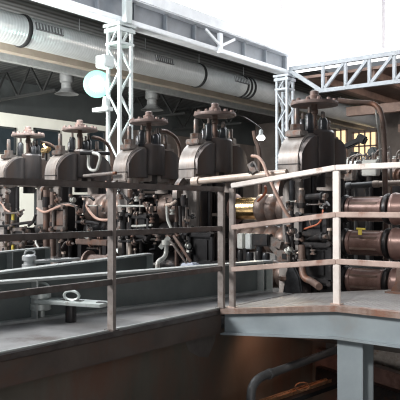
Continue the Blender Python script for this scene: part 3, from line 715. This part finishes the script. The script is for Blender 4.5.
# machinery blocks low between D and E
def blk(x, y0, y1, w, v, m, label, name='guide_roller', dia=None):
    a, b = onV(x, y0, v), onV(x, y1, v)
    o = MB().lathe([(w*.9, 0), (w, .01), (w, b_-.015), (w*.85, b_)] if (b_ := a.z-b.z) else [], (a.x, v, b.z), (0,0,1), 16)
    tag(o.build(name, m), label, 'roller', 'upright guide rollers')
bedp = onV(255, 263, 5.98)
bd = MB().box((-4.38, 6.02, (ZB+bedp.z)/2), (.80, .20, bedp.z-ZB)); tag(bd.build('guide_bed', 'chock', bevel=.01), 'dark low guide bed between the fourth and fifth mill stands', 'bed')
for k, (x, y0) in enumerate(((241, 250), (250, 252), (259, 251), (266, 253))):
    blk(x, y0, 263, .042, 5.98, 'jack' if k % 2 else 'dark', ['upright dark guide roller, leftmost on the low bed under the brass roll','upright guide roller second from left on the low bed under the brass roll','upright guide roller third from left on the low bed under the brass roll','upright guide roller rightmost on the low bed under the brass roll'][k])
p = onV(246, 241, 6.0)
e = thing('guide_block', (p.x, p.y, p.z-.07), 'pair of pale metal guide blocks under the brass roll', 'block')
MB().box(p+Vector((-.05, 0, 0)), (.08, .10, .17)).build('block', 'pale', e, bevel=.008)
MB().box(p+Vector((.06, 0, 0)), (.08, .10, .17)).build('block', 'edge', e, bevel=.008)
MB().cyl(p+Vector((0, 0, -.085)), (p.x, p.y, bedp.z), .04, seg=10).build('stem', 'dark', e)
p = onV(263, 240, 6.0)
e = thing('guide_carrier', (p.x, p.y, bedp.z), 'dark guide carrier with bolted arms beside the pale guide blocks', 'machine part')
MB().box(p, (.20, .12, .13)).build('carrier_block', 'dark', e, bevel=.012)
MB().cyl(p+Vector((-.05,0,-.06)), (p.x-.05, p.y, bedp.z), .035, seg=10).build('stem', 'jack', e)
MB().bar(p+Vector((.1, 0, 0)), p+Vector((.25, -.02, -.05)), .05, .08).build('arm', 'bolt', e)
MB().bar(p+Vector((.1, 0, -.04)), p+Vector((.28, -.02, -.20)), .05, .06).build('arm', 'bolt', e)
p = onV(285, 256, 5.95)
e = thing('bolted_bracket', (p.x, p.y, ZB), 'light bracket block with dark slot left of the rightmost stand', 'bracket')
MB().box(p, (.16, .10, .12)).build('bracket_block', 'bolt', e, bevel=.01)
MB().box(p+Vector((.02, -.052, 0)), (.05, .01, .06)).build('slot', 'chock', e)
MB().box((p.x, p.y, (p.z-.06+ZB)/2), (.10, .08, p.z-.06-ZB)).build('bracket_post', 'stand', e)
# blue drip tray left foot of E
p = onZ(292, 290, .0)
q = onV(293, 284, 5.9)
e = thing('foot_casting', (q.x, 5.93, ZB), 'bluish grey foot casting with round drain cup beside the rightmost stand', 'casting')
MB().prism([(q.x-.16, 5.85, ZB), (q.x+.20, 5.85, ZB), (q.x+.10, 5.85, .16), (q.x+.02, 5.85, .30), (q.x-.06, 5.85, .20)], (0, .14, 0)).build('casting_body', 'jack', e, bevel=.015)
MB().lathe([(.05, 0), (.07, .02), (.07, .05), (.05, .055)], (q.x-.10, 5.90, .10), (0,0,1), 18).build('drain_cup', 'barrel', e)

# S pipes
pts = [onV(302, 262, 5.84), onV(302.5, 272, 5.82), onV(305, 278, 5.80), onV(311, 281, 5.78), onV(317, 285, 5.72), onV(319, 293, 5.68)]
pts[-1].z = .10
pts.insert(0, onV(301.5, 245, 5.86))
e = thing('s_bend_pipe', (pts[-1].x, pts[-1].y, .07), 'dark rusty S shaped pipe in front of the rightmost mill stand', 'pipe')
MB().tube(pts, .036, 12, 5).build('pipe_tube', 'rust', e)
MB().cyl(pts[1]+Vector((0,0,.03)), pts[1]-Vector((0,0,.03)), .05, seg=14).build('pipe_joint', 'bolt', e)
pts = [at(166, 243, 6.9), at(166, 253, 6.9), at(163.5, 258, 6.85), at(159, 261, 6.8), at(157.5, 266, 6.75), at(157.5, 285, 6.75)]
pts[-1] = Vector((pts[-2].x, pts[-2].y, 0))
e = thing('s_bend_pipe', (pts[-1].x, pts[-1].y, 0), 'pale S shaped pipe standing behind the long trough near the middle mill stand', 'pipe')
MB().tube(pts, .024, 12, 5).build('pipe_tube', 'pale', e)
MB().bar(at(160, 248, 6.9), at(169, 237, 6.9), .03, .05).build('lever', 'pale', e)
MB().cyl(pts[0]+Vector((0,0,.03)), pts[0]-Vector((0,0,.02)), .045, seg=12).build('pipe_joint', 'pale', e)

# ================================================================== TROUGHS on the left deck
def trough(p0, p1, h, label, stiff=(), endcap=True, m='trough'):
    p0, p1 = Vector((p0[0], p0[1], 0)), Vector((p1[0], p1[1], 0)); d = (p1-p0).normalized(); n = Vector((d.y, -d.x, 0))   # n points to +U
    e = thing('guide_trough', (p0+p1)/2, label, 'trough', 'green grey guide troughs')
    def seg(a, b, off, zc, w, hh, nm, mm, bev=0):
        return MB().bar(a+n*off+Vector((0,0,zc)), b+n*off+Vector((0,0,zc)), w, hh).build(nm, mm, e, bevel=bev)
    seg(p0, p1, -.06, h/2, .016, h-.02, 'web', m)
    seg(p0, p1, -.02, h-.010, .115, .020, 'top_flange', 'edge', .003)  # top edge bright from light above, put into the colour
    seg(p0, p1, -.02, .010, .115, .020, 'bottom_flange', 'edge', .003)
    if endcap:
        MB().bar(p1-d*.008+n*-.02+Vector((0,0,.02)), p1-d*.008+n*-.02+Vector((0,0,h-.02)), .016, .105, up=n).build('end_plate', 'greenpale', e)
    for t in stiff:
        q = p0+(p1-p0)*t
        MB().bar(q+n*-.01+Vector((0,0,.02)), q+n*-.01+Vector((0,0,h-.02)), .014, .09, up=n).build('stiffener', 'edge', e)
    return e
b0 = Vector((-4.17, 2.86)); b1 = Vector((-3.61, 5.79))
q = b0+(b1-b0)*-.35
tt = .18
trough(q, b1-(b1-b0)*.02, .325, 'long green grey trough wall nearest the deck railing, running to the ramp corner', stiff=(.335, .965))
a0 = Vector((-4.8, 3.29)); a1 = Vector((-5.31, 5.74))
trough(a0+(a0-a1)*.5, a1, .325, 'green grey trough wall behind the nearest one, ending at the pale S pipe', endcap=True)
c0 = Vector((-6.93, 4.75)); c1_ = Vector((-7.23, 5.74))
trough(c0+(c0-c1_)*1.5, c1_, .325, 'short green grey trough wall furthest back at far left', stiff=(.68,))

# drawbars
def drawbar(pl, pr, label, zfloor=0, m='greenpale', pin=None, rings=()):
    e = thing('drawbar', ((pl+pr)/2*1.0).to_3d()-Vector((0,0,0)), label, 'drawbar', 'slotted drawbars on the deck')
    e.location.z = zfloor; WORLD[e.name] = Vector(e.location)
    d = (pr-pl).normalized(); n = Vector((-d.y, d.x, 0))
    MB().bar(pl, pr, .19, .026).build('flat_bar', m, e, bevel=.004)
    for t in (.38, .58, .92):
        q = pl+(pr-pl)*t+Vector((0,0,.0155)); MB().bar(q-d*.035, q+d*.035, .045, .004).build('slot', 'dark', e)
    MB().lathe([(.07, -.075), (.08, -.07), (.08, -.025), (.06, -.023), (.06, .02), (.08, .022), (.08, .07), (.06, .085)], pl-d*.01, (0,0,1), 16).build('hinge_block', m, e)
    MB().cyl(pl+Vector((0,0,-.07)), (pl.x, pl.y, zfloor), .022, seg=10).build('hinge_pin', m, e)
    for t in rings:
        c = (pl+(pr-pl)*t)+Vector((0, 0, .05))
        if t == 0: c += Vector((0, 0, .05))
        pts = [c + d*(.068*math.cos(a)) + Vector((0,0,.036*math.sin(a))) for a in [2*math.pi*k/10 for k in range(10)]]
        MB().tube(pts, .011, 7, 2, closed=True).build('eye_ring', m, e)
    if pin is not None:
        c = pl+(pr-pl)*pin
        MB().lathe([(.042, 0), (.042, c.z-zfloor-.015)], (c.x, c.y, zfloor), (0,0,1), 20).build('post', 'dark', e)
    return e
pl = at(44, 302, 4.98); pm = onZ(72, 325, 0)
Zm = (pm-EYE).dot(FWD)
pr = at(106, 305, Zm-.02); pl = at(43, 300, Zm+.05)
pl.z = pr.z = .145
pl2 = onZ(42, 300, .15); pr2 = onZ(107, 304.5, .15)
drawbar(pl2, pr2, 'pale slotted drawbar with eye ring on a dark post beside the deck railing', pin=.46, rings=(0, .47))
pl3 = onZ(30, 262, .25); pr3 = onZ(76, 258.5, .25)
drawbar(pl3, pr3, 'grey drawbar with eye ring between the two rear trough walls', m='galvp', rings=(0,))
# drum behind trough a
p = onV(88, 252, 5.45)
e = thing('cable_drum', (p.x, p.y, p.z-.3), 'rust red drum half hidden behind the rear trough wall', 'drum')
p.z = .17
MB().lathe([(.02, 0), (.17, .005), (.17, .03), (.12, .04), (.12, .34), (.17, .35), (.17, .375), (.02, .38)], p, (1, .2, 0), 28).build('drum_body', 'rust', e)
WORLD[e.name]; 
# blue plastic sheet on shelf by D
q = onV(195, 266, 5.9)
sh = MB().box((q.x, 5.88, (ZB+q.z-.02)/2), (.42, .14, q.z-.02-ZB)); tag(sh.build('guide_shelf', 'chock', bevel=.01), 'dark low shelf in front of the fourth mill stand', 'shelf')
b = MB()
prf = [(0, .02), (.03, .055), (.1, .05), (.16, .065), (.22, .045), (.3, .035), (.34, .015)]
b.prism([Vector((q.x-.17+x, 5.83, q.z-.02+z)) for x, z in prf]+[Vector((q.x+.17, 5.83, q.z-.02)), Vector((q.x-.17, 5.83, q.z-.02))], (0, .1, 0))
tag(b.build('plastic_sheet', 'blue', bevel=.008), 'crumpled faded blue plastic sheet lying before the fourth mill stand', 'sheet')

# ================================================================== RAILINGS
def railing_run(e, pts, zs, vs, rail_m, posts, pw, pd, top_m=None):
    """pts: polyline of (U,V,z) deck points; posts: list of (U,V,z)"""
    for k, z in enumerate(zs):
        for a, b in zip(pts[:-1], pts[1:]):
            A, B = Vector(a)+Vector((0,0,z)), Vector(b)+Vector((0,0,z))
            MB().bar(A, B, .042 if k else .05, .042).build('rail', (top_m if (top_m and k == 0) else rail_m), e, bevel=.004)
    for (u, v, z) in posts:
        p = MB().box((u, v, z+(zs[0]-.021)/2), (pw, pd, zs[0]-.021)).build('post', (top_m if u > -3 else 'post') if top_m else 'post', e, bevel=.004)
        MB().box((u, v, z+.005), (pw+.03, pd+.03, .01)).build('foot_plate', rail_m, p)
e = thing('guard_railing', (-3.36, 3.2, 0), 'dark brown three bar guard railing along the edge of the left deck', 'railing')
UR = -3.362
zs = (1.03, .69, .345)
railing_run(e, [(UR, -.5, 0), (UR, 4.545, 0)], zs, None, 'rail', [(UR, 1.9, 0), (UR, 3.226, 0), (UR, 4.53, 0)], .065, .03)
e = thing('ramp_railing', (-2.3, 4.56, 0), 'spotlit pinkish three bar guard railing along the ramp and upper deck at right', 'railing')
VR = 4.565
zs = (1.05, .69, .33)
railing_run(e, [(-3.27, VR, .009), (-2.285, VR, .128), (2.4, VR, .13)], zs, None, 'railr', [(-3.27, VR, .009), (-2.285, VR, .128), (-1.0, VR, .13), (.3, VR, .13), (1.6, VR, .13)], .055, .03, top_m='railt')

# ================================================================== RAMP FASCIA, COLUMN, PIT ITEMS
e = thing('ramp_beam', (-2.3, 4.5, -.2), 'pale blue grey channel beam carrying the edge of the ramp and upper deck', 'beam')
poly = [(-3.32, 4.52, -.20), (-2.26, 4.52, -.105), (2.5, 4.52, -.105), (2.5, 4.52, .085), (-2.26, 4.52, .085), (-3.32, 4.52, -.045)]
MB().prism(poly, (0, .02, 0)).build('web', 'fascia', e)
MB().prism([(-3.34, 4.485, -.03), (-2.26, 4.485, .10), (2.5, 4.485, .10), (2.5, 4.485, .085), (-2.26, 4.485, .085), (-3.34, 4.485, -.045)], (0, .07, 0)).build('top_flange', 'worn', e)
MB().prism([(-3.34, 4.485, .0), (-2.26, 4.485, .13), (2.5, 4.485, .13), (2.5, 4.485, .10), (-2.26, 4.485, .10), (-3.34, 4.485, -.03)], (0, .074, 0)).build('deck_lip', 'worn', e)
MB().prism([(-3.32, 4.46, -.20), (-2.26, 4.46, -.105), (2.5, 4.46, -.105), (2.5, 4.46, -.118), (-2.26, 4.46, -.118), (-3.32, 4.46, -.215)], (0, .12, 0)).build('bottom_flange', 'fascia', e)
# H column
cu = onV(354.5, 340, 4.60).x
e = thing('support_column', (cu, 4.62, ZP), 'pale blue grey steel column standing under the ramp beam', 'column')
zc0, zc1 = ZP, -.12
MB().box((cu, 4.52, (zc0+zc1)/2), (.205, .014, zc1-zc0)).build('front_flange', 'fascia', e)
MB().box((cu, 4.70, (zc0+zc1)/2), (.205, .014, zc1-zc0)).build('rear_flange', 'fascia', e)
MB().box((cu, 4.61, (zc0+zc1)/2), (.012, .166, zc1-zc0)).build('web', 'rail', e)
MB().box((cu, 4.61, zc1+.0), (.24, .24, .015)).build('head_plate', 'fascia', e)
# pit handrail pipe
P1 = at(335, 350, 6.2); pa = at(262, 376, 5.25)
u_ = pa.x
d1 = (P1-pa)
pts = [pa+d1*2.2, pa+d1*1.2, pa+d1*.4, pa+d1*.10, pa, pa-d1*.085+Vector((0,0,-.03)), pa-d1*.125+Vector((0,0,-.10))]
last = pts[-1].copy(); pts += [last+Vector((0,0,-.15)), Vector((last.x, last.y, ZP))]
e = thing('pit_handrail', (last.x, last.y, ZP), 'dark grey pipe handrail bending down in the pit below the ramp', 'handrail')
MB().tube(pts[:1]+pts[2:], .036, 14, 6).build('rail_tube', 'piperail', e)
dd = d1.normalized(); MB().cyl(pa+d1*.07, pa+d1*.07+dd*.035, .043, seg=16).build('weld_collar', 'piperail', e)
# grating treads along the pit wall
ga_, gb_ = onZ(262, 400, -.80), onZ(326, 379, -.80)
dg = (gb_-ga_); ga_ = ga_-dg*.6
dgn = dg.normalized(); nn = Vector((dgn.y, -dgn.x, 0))
e = thing('rusty_grating', ((ga_+gb_)/2).to_tuple()[:2]+(-.86,), 'rusty orange serrated grating strip with a wire ring in the pit', 'grating')
MB().bar(ga_, gb_, .008, .03).build('side_bar', 'grate', e)
MB().bar(ga_+nn*.055, gb_+nn*.055, .008, .03).build('side_bar', 'grate', e)
L_ = (gb_-ga_).length; n = 27; zz = []
for k in range(n):
    q = ga_+dgn*(L_*(k+.25)/n); q2 = ga_+dgn*(L_*(k+.75)/n)
    zz += [q+nn*.006, q+nn*.05, q2+nn*.05, q2+nn*.006] if True else []
MB().tube(zz, .008, 6, 0).build('serrated_infill', 'grate', e)
c = onZ(302, 386, -.74)
tag(MB().tube([c+Vector((.045*math.cos(a), .05*math.cos(a), .035*math.sin(a))) for a in [2*math.pi*k/10 for k in range(10)]], .006, 6, 2, closed=True).build('wire_ring', 'grate'), 'bent wire ring standing on the rusty grating in the pit', 'ring')
ld = MB().bar(ga_+nn*.03+Vector((0,0,-.035)), gb_+nn*.03+Vector((0,0,-.035)), .20, .04); tag(ld.build('grating_ledge', 'black'), 'dark steel ledge carrying the rusty grating strip', 'ledge')
for t in (.15, .5, .9):
    pass
# back of pit: pale tread plate and beams right of column
p0 = onV(368, 338, 6.28); p1 = onV(440, 372, 6.28)
tp = MB().box(((p0.x+p1.x)/2, 6.275, (p0.z+p1.z)/2), (p1.x-p0.x+.9, .02, .36)); tag(tp.build('tread_plate', 'plate'), 'pale tread plate panel on the back of the pit, right of the column', 'plate')
a, b = onV(318, 357, 6.2), onV(410, 386, 6.0)
bm_ = MB().bar(a, b, .10, .20); tag(bm_.build('stair_stringer', 'copper', bevel=.006), 'brown sloping steel beam across the back of the pit behind the column', 'beam')
a, b = onV(318, 372, 6.1), onV(410, 402, 5.9)
bm_ = MB().bar(a, b, .10, .14); tag(bm_.build('stair_stringer', 'dark', bevel=.006), 'dark lower sloping steel beam behind the column in the pit', 'beam')
p = onV(331, 343, 6.28)
tp = MB().box((p.x, 6.275, p.z-.02), (.11, .03, .26)); tag(tp.build('side_plate', 'piperail'), 'small grey plate on the pit wall just left of the column', 'plate')
# bracket on the right deck
p = onZ(396, 293, .13)
e = thing('foot_bracket', (p.x, p.y, .13), 'rusty brown foot bracket on the upper deck at the right edge', 'bracket')
MB().box((p.x, p.y, .138), (.16, .12, .016)).build('base_plate', 'rust', e)
MB().prism([(p.x-.05, p.y, .146), (p.x+.09, p.y, .146), (p.x+.09, p.y, .40), (p.x+.01, p.y, .40), (p.x-.01, p.y, .22)], (0, .02, 0)).build('gusset', 'rust', e)
MB().box((p.x+.10, p.y+.01, .30), (.05, .10, .31)).build('upright', 'rail', e)

# ================================================================== RIGHT BACKGROUND MACHINES
def pipe_h(x0, y0, x1, y1, v, r, m, label):
    a, b = onV(x0, y0, v), onV(x1, y1, v)
    e = thing('header_pipe', ((a+b)/2-Vector((0,0,.1))), label, 'pipe')
    MB().cyl(a, b, r, seg=14).build('pipe_tube', m, e)
    dd = (b-a).normalized()
    MB().cyl(a-dd*.02, a+dd*.05, r*1.25, seg=14).build('pipe_cap', m, e)
    for t in (.3, .75):
        q = a+(b-a)*t; MB().cyl(q-Vector((0,0,r)), (q.x, q.y, ZB), r*.6, seg=10).build('support', m, e)
pipe_h(348, 186, 374, 184, 7.4, .035, 'piperail', 'dark grey horizontal pipe above the top wobbler spindle')
pipe_h(375, 184, 420, 182, 7.4, .035, 'beige', 'beige horizontal pipe continuing right of the dark grey pipe')
def motor(x, y, s, v, label, m='dark'):
    p = onV(x, y, v)
    e = thing('electric_motor', (p.x, p.y, ZB), label, 'motor', 'dark motors behind the spindles')
    MB().lathe([(s*.5, -s*.9), (s*.75, -s*.85), (s*.8, -s*.6), (s*.8, s*.5), (s*.6, s*.6), (s*.6, s*.85), (s*.3, s*.9)], p, (1, -.5, 0), 20).build('motor_body', m, e)
    MB().box(p+Vector((0, 0, s*.9)), (s*.7, s*.6, s*.4)).build('terminal_box', m, e, bevel=.01)
    MB().cyl(p+Vector((s*.9, -s*.45, 0)), p+Vector((s*1.5, -s*.75, 0)), s*.18, seg=10).build('shaft', 'bolt', e)
    MB().box((p.x, p.y, (p.z-s*.7+ZB)/2), (s*1.3, s*1.1, p.z-s*.7-ZB)).build('pedestal', 'chock', e)
motor(361, 174, .16, 8.3, 'dark motor on a pedestal behind the top wobbler spindle')
motor(380, 173, .17, 8.6, 'dark motor right of the other, beside the thick bent pipe')
motor(397, 176, .15, 8.0, 'dark motor with rusty box at the right edge', 'rust')
random.seed(21)
for k, (x, y, v, m1, lab) in enumerate(((349, 173, 7.9, 'bolt', 'small grey control box on a stand at the left of the dark motors'), (371, 168, 7.75, 'pale', 'pale control box on a stand between the two dark motors'), (393, 166, 9.0, 'rust', 'rusty control box on a stand right of the second dark motor'), (345, 172, 8.5, 'galvp', 'light grey control box furthest back beside the ramp post'))):
    p = onV(x, y, v)
    e = thing('control_box', (p.x, p.y, ZB), lab, 'box', 'control boxes behind the spindles')
    MB().box(p, (.16+.04*(k % 2), .12, .20)).build('case', m1, e, bevel=.01)
    MB().cyl(p+Vector((.02, -.06, .03)), p+Vector((.02, -.09, .03)), .03, seg=10).build('dial', 'bolt', e)
    MB().cyl(p+Vector((0, 0, -.10)), (p.x, p.y, ZB), .03, seg=10).build('stand_post', 'dark', e)
    MB().tube([p+Vector((.05, 0, .10)), p+Vector((.08, 0, .2)), p+Vector((.2, 0, .22)), p+Vector((.26, 0, .05)), Vector((p.x+.26, p.y, ZB))], .014, 7, 4).build('conduit', 'bolt', e)
# rack of small valves at y~160
a, b = onV(346, 163, 10.0), onV(430, 161, 10.0)
e = thing('valve_rack', ((a+b)/2).to_tuple()[:2]+(ZB,), 'pale rack bar with a row of small fittings below the amber windows', 'rack')
MB().bar(a, b, .08, .06).build('rack_bar', 'edge', e)
n = 16
for k in range(n):
    q = a+(b-a)*((k+.5)/n)
    f = MB().lathe([(.03, 0), (.035, .02), (.02, .03), (.02, .04), (.03, .05+.03*(k%3)), (.015, .06+.035*(k%3))], q+Vector((0,0,.03)), (0,0,1), 10).build('fitting', 'bolt' if k % 3 else 'pale', e)
for t in (.02, .35, .7, .98):
    q = a+(b-a)*t; MB().box((q.x, q.y, (q.z+ZB)/2), (.07, .07, q.z-ZB-.06)).build('rack_leg', 'bolt', e)
# dark tilting arm machine in front of amber windows
v = 12.0
pA, pB = onV(345, 147, v), onV(362, 139, v)
e = thing('tilting_arm', (pA.x, v, ZB), 'dark slanted arm machine silhouetted against the amber windows', 'machine')
MB().bar(pA, pB, .10, .12).build('arm', 'black', e, bevel=.03)
MB().box(pB, (.2, .15, .16), Matrix.Rotation(.5, 3, 'Y')).build('head', 'black', e, bevel=.03)
q = onV(355, 152, v); MB().box((q.x, v, (q.z+ZB)/2), (.16, .2, q.z-ZB)).build('machine_column', 'black', e, bevel=.03)
q = onV(373, 152, 11.5)
e = thing('press_head', (q.x, q.y, ZB), 'dark press head right of the slanted arm machine', 'machine')
MB().box(q, (.18, .15, .16), Matrix.Rotation(-.5, 3, 'Y')).build('head', 'band', e, bevel=.03)
MB().box((q.x, q.y, (q.z-.1+ZB)/2), (.10, .12, q.z-.1-ZB)).build('machine_column', 'black', e, bevel=.02)
# light table & yellow tag between rows
a, b = onV(356, 263, 7.5), onV(420, 268, 7.5)
e = thing('steel_table', ((a+b)/2).to_tuple()[:2]+(ZB,), 'pale steel shelf glimpsed between the middle and lowest spindles', 'table')
MB().box(((a.x+b.x)/2, 7.55, a.z-.02), (b.x-a.x, .5, .03)).build('table_top', 'edge', e)
for x in (a.x+.05, b.x-.05): MB().box((x, 7.55, (a.z-.035+ZB)/2), (.05, .3, a.z-.035-ZB)).build('leg', 'dark', e)
p = onV(360, 232, 6.40)
tag(MB().box(p, (.04, .012, .06)).box(p+Vector((.01,0,.035)), (.10, .012, .018)).build('tag', 'yellow'), 'small yellow tag on top of the middle wobbler spindle', 'tag')
# end of the photo left : wall base etc. dark cabinets behind the rolls
cab = MB().box((-3.0, 9.6, .35), (4.0, .5, 1.4)); 
e = thing('switch_cabinet', (-4.6, 9.4, ZB), 'dark switch cabinet row seen between and behind the mill stands', 'cabinet')
MB().box((-4.6, 9.4, .55), (2.2, .5, 1.8)).build('cabinet_body', 'band', e, bevel=.02)
for k in range(3): MB().box((-5.33+k*.73, 9.14, .55), (.66, .03, 1.6)).build('cabinet_door', 'truss', e, bevel=.01)

# ================================================================== LIGHTS / WORLD / CAMERA
def area(name, loc, target, size, energy, color=(1,1,1), sy=None):
    l = bpy.data.lights.new(name, 'AREA'); l.energy = energy; l.color = color; l.size = size
    if sy: l.shape = 'RECTANGLE'; l.size_y = sy
    o = bpy.data.objects.new(name, l); COL.objects.link(o); o.location = loc
    o.rotation_euler = (Vector(target)-Vector(loc)).to_track_quat('-Z', 'Y').to_euler(); return o
area('skylight_front', (-12.5, -5, 8), (-5.5, 6, .9), 4, 2900, (1, .98, .955))
area('skylight_top', (-10, 7, 12), (-6.5, 7, 0), 7, 900, (.95, .98, 1))
area('aisle_daylight', (-7.5, 5.5, 4.6), (-14.5, 17, 5.6), 2.5, 750, (.95, 1, 1))
area('left_daylight', (-15, 4, 3.0), (-24, 17, 2.5), 3, 3800, (1, 1, .94))
area('pit_fill', (.8, -.1, -.3), (-1.8, 6.2, -.6), 1.0, 34, (1, .95, .9))
area('rear_bay_fill', (3.5, 24, 3.6), (-10, 31, 4.8), 2.5, 1000, (1, .88, .78))  # unseen area light added to brighten the rear bay
def spot(name, loc, target, energy, ang, color, blend=.6, r=.1):
    l = bpy.data.lights.new(name, 'SPOT'); l.energy = energy; l.spot_size = math.radians(ang); l.color = color; l.spot_blend = blend; l.shadow_soft_size = r
    o = bpy.data.objects.new(name, l); COL.objects.link(o); o.location = loc
    o.rotation_euler = (Vector(target)-Vector(loc)).to_track_quat('-Z', 'Y').to_euler(); return o
spot('ramp_spot', (-.9, -.6, 4.4), (-1.9, 4.6, .75), 1050, 24, (1, .94, .88), .5, .3)
spot('pit_lamp', (-3.0, 5.05, -.24), (-3.46, 5.3, -.75), 6, 130, (1, .47, .28))
spl = onV(261, 136, 7.4)
spot('spot_lamp_light', (spl.x+.02, spl.y-.05, spl.z-.08), (-4.4, 6.5, .9), 60, 70, (1, .85, .62))
spot('pit_fill_spot', (.3, 2.6, -.95), (-1.5, 6.2, -.62), 110, 45, (1, .95, .9), .7, .3)  # unseen spot added to brighten the plate and beams behind the column
spot('duct_fill_spot', (-5, 8.5, 4.7), (-14.5, 26, 5.5), 4200, 34, (.95, 1, 1), .8, .6)  # unseen spot added to brighten the far half of the duct
w = bpy.data.worlds.new('hall_light'); S.world = w; w.use_nodes = True
w.node_tree.nodes['Background'].inputs[0].default_value = (.86, .92, 1, 1); w.node_tree.nodes['Background'].inputs[1].default_value = .22
cam = bpy.data.cameras.new('camera'); co = bpy.data.objects.new('camera', cam); COL.objects.link(co)
cam.sensor_width = 36; cam.lens = 36*F_PX/400; cam.clip_end = 200
co.location = EYE
fw = (FWD + UP*(7/F_PX)).normalized()
co.rotation_euler = fw.to_track_quat('-Z', 'Y').to_euler()
S.camera = co
S.view_settings.view_transform = 'Standard'
S.view_settings.look = 'None'
S.cycles.filter_width = 1.15
